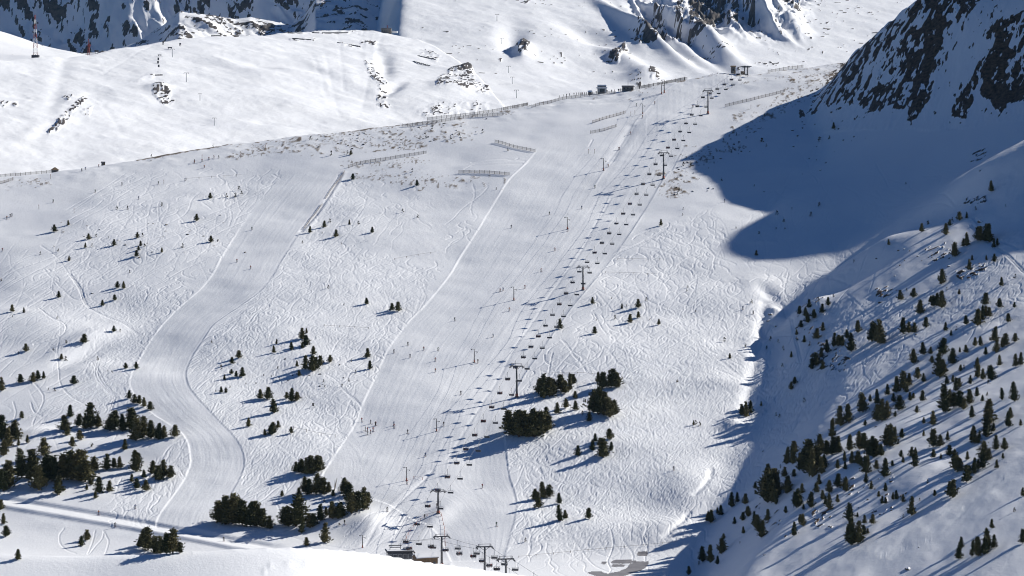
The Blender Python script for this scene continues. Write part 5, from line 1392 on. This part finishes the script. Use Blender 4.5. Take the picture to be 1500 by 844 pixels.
# ------------------------------------------------------------------ buildings
def gable(m, w, d, h, rise, over=.3, thick=.25):
    """pitched roof slab with ridge along x"""
    for s in (-1, 1):
        y0 = s * (d / 2 + over); z0 = h - .1; y1 = 0; z1 = h + rise
        x = w / 2 + over
        m.add([(-x, y0, z0), (x, y0, z0), (x, y1, z1), (-x, y1, z1), (-x, y0, z0 + thick), (x, y0, z0 + thick), (x, y1, z1 + thick), (-x, y1, z1 + thick)],
              [(0, 1, 2, 3), (7, 6, 5, 4), (0, 4, 5, 1), (1, 5, 6, 2), (3, 2, 6, 7), (0, 3, 7, 4)])
def cabin(name, loc, w, d, h, rise, lab, wall, roof, rz=0, cat='hut', windows=2, chimney=None, snow=True):
    r = empty(name, loc, rz)
    m = MB(); m.box((0, 0, h / 2 - .5), (w, d, h + 1.0))
    m.add([(-w / 2, -d / 2, h), (-w / 2, d / 2, h), (-w / 2, 0, h + rise - .05)], [(0, 2, 1)]); m.add([(w / 2, -d / 2, h), (w / 2, d / 2, h), (w / 2, 0, h + rise - .05)], [(0, 1, 2)])
    m.build('wall', wall, r)
    for k in range(int(h / .5)):
        pass
    m = MB(); gable(m, w, d, h, rise); rf = m.build('roof', roof, r)
    if snow:
        m = MB(); gable(m, w - .1, d - .1, h + .27, rise, .28, .35); m.build('snow_cover', M_SNOWCAP, rf)
    for k in range(windows):
        x = (k + .5) / windows * w - w / 2
        m = MB(); m.box((x, -d / 2 - .03, h * .55), (w / windows * .45, .08, h * .38)); f = m.build('window', M_WOOD, r)
        m = MB(); m.box((x, -d / 2 - .06, h * .55), (w / windows * .36, .08, h * .30)); m.build('pane', M_GLASS, f)
    m = MB(); m.box((w * .36, -d / 2 - .03, 1.0), (.9, .1, 2.0)); m.build('door', M_WOOD, r)
    if chimney:
        m = MB(); m.box((w * .1, 0, h + rise + chimney / 2), (.8, .8, chimney + 1)); m.build('chimney', M_RED, rf)
    tag(r, lab, cat); return r

# bottom station (partly behind the knoll) and wooden hut
r = empty('lift_station', st_loc, .15); W_ = 9.6; Hs = 4.4
t_, v_ = ray(585, 803); ztop = float(v_) * st_loc.y - st_loc.z; Hs = max(3.6, ztop - 1.0)
m = MB(); m.box((0, 0, Hs / 2 - .3), (W_, 5.5, Hs)); m.build('wall', M_GLASS, r)
m = MB(); m.box((0, 0, Hs + .1), (W_ + .8, 6.4, .45)); rf = m.build('roof', M_STEEL, r)
m = MB(); m.box((0, 0, Hs + .42), (W_ + .2, 5.8, .2)); m.build('snow_cover', M_SNOWCAP, rf)
for k in range(5):
    m = MB(); m.box((-W_ / 2 + (k + .5) * W_ / 5, -2.8, Hs * .55), (W_ / 5 * .82, .12, Hs * .5)); f = m.build('window', M_GALV, r)
    m = MB(); m.box((-W_ / 2 + (k + .5) * W_ / 5, -2.87, Hs * .55), (W_ / 5 * .66, .1, Hs * .4)); m.build('pane', M_GLASS, f)
m = MB(); m.box((-1.6, 0, Hs + 2.1), (5.0, .3, .3)); m.box((-1.6, 0, Hs + 1.3), (4.2, .2, .2))
for s in (-1, 1): m.box((-1.6 + s * 2.0, 0, Hs + 1.3), (.2, .2, 1.9))
m.build('gantry', M_STEEL, r)
m = MB(); m.disc((3.2, 0, Hs + .9), (0, 0, 1), 1.9, .25, 16); m.build('bullwheel', M_GALV, r)
tag(r, 'dark glazed chairlift bottom station with a steel gantry on its roof', 'lift station')
ht = cast_at(623, 821, 1078); ht.z = ground(ht.x, ht.y); t2, v2 = ray(623, 813)
hz = float(v2) * 1078 - ht.z
cabin('wooden_hut', ht, 8.2, 5.0, max(2.2, hz - .9), 1.1, 'wooden hut under a thick white snow roof beside the bottom station', M_WOOD, M_WOOD, .35, 'hut', 3)

def cpx(px, py): return cast(px, py)
p = cpx(881.5, 131); k = p.y / F
r = empty('plateau_station', p, .05)
m = MB(); m.box((0, 0, 1.6), (13 * k, 5, 3.6)); m.build('wall', M_GLASS, r)
m = MB(); m.box((0, 0, 3.55), (15 * k, 6, .9)); rf = m.build('lower_roof', M_WHITE, r)
m = MB(); m.box((0, 0, 4.2), (12 * k, 4.4, .6)); m.build('band', M_STEEL, r)
m = MB(); m.box((0, 0, 4.95), (13.5 * k, 5.2, 1.0), 0, .85); m.build('upper_roof', M_WHITE, r)
for s in (-1, 1): m = MB(); m.box((s * 4.6 * k, -2.7, 1.5), (1.2 * k, .3, 3.0)); m.build('pillar', M_WHITE, r)
tag(r, 'white-roofed lift station building behind the crowd on the plateau', 'lift station')
p = cpx(919.5, 128)
o = cabin('dark_hut', p, 16 * k, 5, 2.5, .5, 'low dark stone hut with an aerial right of the plateau station', M_STONE, M_STEEL, 0, 'hut', 3, None, False)
m = MB(); m.tube([(.2, 0, 2.5), (.2, 0, 6.8)], .10, 5); m.build('aerial', M_STEEL, o)
p = cpx(864, 131.5); cabin('kiosk', p, 4.8 * k, 3, 1.7, .4, 'small dark kiosk left of the plateau station', M_STEEL, M_WHITE, 0, 'kiosk', 1)
p = cpx(1074, 104); cabin('stone_hut', p, 6.5 * k, 3, 4.4, .4, 'square stone hut beside the chairlift top station', M_STONE, M_WOOD, 0, 'hut', 1, None, False)
# top station of the chairlift
r = empty('top_station', top_st, .1)
for s in (-1, 1): m = MB(); m.tube([(s * 2.0 * k / .44 * .5, 0, -.5), (s * 2.0 * k / .44 * .5, 0, 5.6)], .35, 8); m.build('column', M_STEEL, r)
m = MB(); m.box((0, 0, 5.2), (6.4, 3.2, .5)); m.box((0, 0, 4.3), (4.8, .4, .3)); m.build('frame', M_STEEL, r)
m = MB(); m.disc((0, 0, 4.75), (0, 0, 1), 2.4, .25, 16); m.build('bullwheel', M_GALV, r)
m = MB(); m.box((-2.2, .5, 1.0), (2.2, 2, 2.2)); m.build('operator_cabin', M_WOOD, r)
tag(r, 'small dark chairlift top station on the crest', 'lift station')
# pyramid hut at the left
p = cpx(80.5, 250); k2 = p.y / F
r = empty('pyramid_hut', p, .3); m = MB(); m.box((0, 0, .5), (9 * k2, 9 * k2, 1.6)); m.build('wall', M_STONE, r)
m = MB(); s_ = 5.8 * k2; m.add([(-s_, -s_, 1.2), (s_, -s_, 1.2), (s_, s_, 1.2), (-s_, s_, 1.2), (0, 0, 3.0), ], [(0, 1, 4), (1, 2, 4), (2, 3, 4), (3, 0, 4), (3, 2, 1, 0)]); m.build('roof', M_WOOD, r)
tag(r, 'low hut with a dark pyramid roof at the left end of the ridge', 'hut')
# small shed on the ridge
p = cpx(151, 237); cabin('ridge_shed', p, 4.5 * k2, 2.5, 1.4, .5, 'tiny dark shed on the ridge left of the left piste', M_STONE, M_STEEL, .2, 'shed', 1, None, False)

# restaurant and masts on the white hill
p = far_cast('white_hill', 566, 46); k = p.y / F
r = cabin('hill_restaurant', p, 14 * k, 8, 6.2 * k, 1.0, 'dark building with a red chimney on the brow of the white hill', M_STONE, M_STEEL, -.05, 'building', 5, 3.2, False)
m = MB(); m.box((12 * k, 1, 1.8 * k), (9 * k, 5, 3.0 * k)); m.build('annex', M_WHITE, r)
def lattice(loc, h, w, lab, mats=(M_RED, M_WHITE), base=True):
    r = empty('antenna_mast', loc)
    m = MB(); n = 9
    for k in range(n):
        m.cur = k % 2
        z0, z1 = h * k / n, h * (k + 1) / n; w0 = w * (1 - .8 * k / n) * .5; w1 = w * (1 - .8 * (k + 1) / n) * .5
        c0 = [(-w0, -w0, z0), (w0, -w0, z0), (w0, w0, z0), (-w0, w0, z0)]; c1 = [(-w1, -w1, z1), (w1, -w1, z1), (w1, w1, z1), (-w1, w1, z1)]
        for i in range(4):
            m.tube([c0[i], c1[i]], .15, 4); m.tube([c0[i], c1[(i + 1) % 4]], .09, 4); m.tube([c1[i], c1[(i + 1) % 4]], .09, 4)
    m.build('lattice', list(mats), r)
    if base:
        m = MB(); m.box((0, 0, 1), (w * 1.6, w * 1.3, 3)); m.build('equipment_cabin', M_STEEL, r)
    tag(r, lab, 'antenna mast'); return r
p = far_cast('white_hill', 52, 80); lattice(p, 62 * p.y / F, 4.5, 'tall red and white lattice mast at the far left on the white hill')
p = far_cast('white_hill', 130, 79); r = lattice(p, 24 * p.y / F, 2.4, 'short red lattice mast with a drum on the brow of the white hill', (M_RED, M_RED), False)
m = MB(); m.disc((0.6, -1, 10), (0, 1, 0), 1.6, 1.2, 12); m.build('drum_antenna', M_RED, r)
def hut_far(px, py, w, h, lab, nm='hill_sign', mat=M_STEEL):
    p = far_cast('white_hill', px, py); k = p.y / F; r = empty(nm, p)
    m = MB(); m.box((0, 0, h * k * .75), (w * k, 1.2, h * k * .5)); m.build('panel', mat, r)
    for s in (-.35, .35): m = MB(); m.tube([(s * w * k, 0, -.5), (s * w * k, 0, h * k * .6)], .3, 5); m.build('leg', M_STEEL, r)
    tag(r, lab, 'board' if nm == 'hill_sign' else 'wall')
hut_far(141.5, 77.5, 6, 5, 'dark board on two legs right of the short red mast'); hut_far(239, 66, 2, 6, 'small dark board left of the brow lift mast'); hut_far(249, 72, 6, 3, 'wide low dark board above the brow lift mast'); hut_far(264, 68, 2.5, 5, 'small dark board right of the brow lift mast'); 
hut_far(234, 82.5, 5, 2.5, 'dark board at the top of a row of stakes on the white hill')
# stakes down the white hill
stk = MB(); stk.box((0, 0, 1), (1.6, 1.6, 3)); STK = stk.mesh('stake', M_STEEL)
for i, (a, b) in enumerate([(232, 88), (231.5, 93), (232.5, 98.5)]):
    p = far_cast('white_hill', a, b); o = put('stake', STK); o.location = p; tag(o, 'short dark stake, %s of three in a row on the white hill' % ['top', 'middle', 'bottom'][i], 'stake', 'stakes on the white hill')
# low avalanche walls along the brow
def brow(x0, x1, y0, y1, th, lab):
    A = far_cast('white_hill', x0, y0); B = far_cast('white_hill', x1, y1); n = max(2, int((x1 - x0) / 3))
    m = MB()
    for k in range(n):
        a = A.lerp(B, k / n); b = A.lerp(B, (k + .92) / n); c = (a + b) / 2; d = b - a
        m.box((c.x - A.x, c.y - A.y, c.z - A.z + th * .2), (Vector((d.x, d.y, 0)).length, 1.0, th), math.atan2(d.y, d.x))
    o = m.build('low_wall', M_STEEL); o.location = A; tag(o, lab, 'wall')
for a in [(422, 443, 49, 49, 1.6, 'low dark wall on the brow of the white hill, leftmost'), (457, 468, 48.5, 48.8, 1.4, 'short dark wall on the brow between two longer ones'), (472, 510, 48.8, 48.5, 1.6, 'longest dark wall on the brow of the white hill'), (428, 456, 57, 59, 1.6, 'dark wall lower down the white hill, left one'),
          (494, 528, 63, 69, 1.6, 'sloping dark wall left of the bright hollow'), (310, 324, 48.5, 47.5, 2.2, 'dark outwork on the skyline of the white hill'), (228, 238, 111, 110.5, 1.6, 'dark ledge above a rocky patch on the white hill'), (612, 638, 82, 88, 1.2, 'thin dark wall above the big outcrop'), (605, 630, 90, 97, 1.0, 'second thin dark wall above the big outcrop')]:
    brow(*a)
print('objects', len(bpy.data.objects), round(time.time() - T0, 1))
# ------------------------------------------------------------------ thin cold air between here and the far peaks
me = bpy.data.meshes.new('haze'); bmh = bmesh.new(); bmesh.ops.create_cube(bmh, size=1.0); bmh.to_mesh(me); bmh.free()
hz_ = bpy.data.objects.new('haze', me); COL.objects.link(hz_)
zmin = min(float(f[3].min()) for f in FAR + [('n', XX, YY, ZZ, 0, 0)]) - 2; zmax = max(float(f[3].max()) for f in FAR) + 30
hz_.location = (0, 3100, (zmin + zmax) / 2); hz_.scale = (4200, 7000, zmax - zmin); hz_['kind'] = 'stuff'
mh = bpy.data.materials.new('haze'); mh.use_nodes = True; nt = mh.node_tree
for n in list(nt.nodes): nt.nodes.remove(n)
vo = nt.nodes.new('ShaderNodeVolumePrincipled'); vo.inputs['Density'].default_value = 0.000007; vo.inputs['Color'].default_value = (.42, .68, 1.0, 1); vo.inputs['Anisotropy'].default_value = .2
ou = nt.nodes.new('ShaderNodeOutputMaterial'); nt.links.new(vo.outputs[0], ou.inputs['Volume']); me.materials.append(mh)
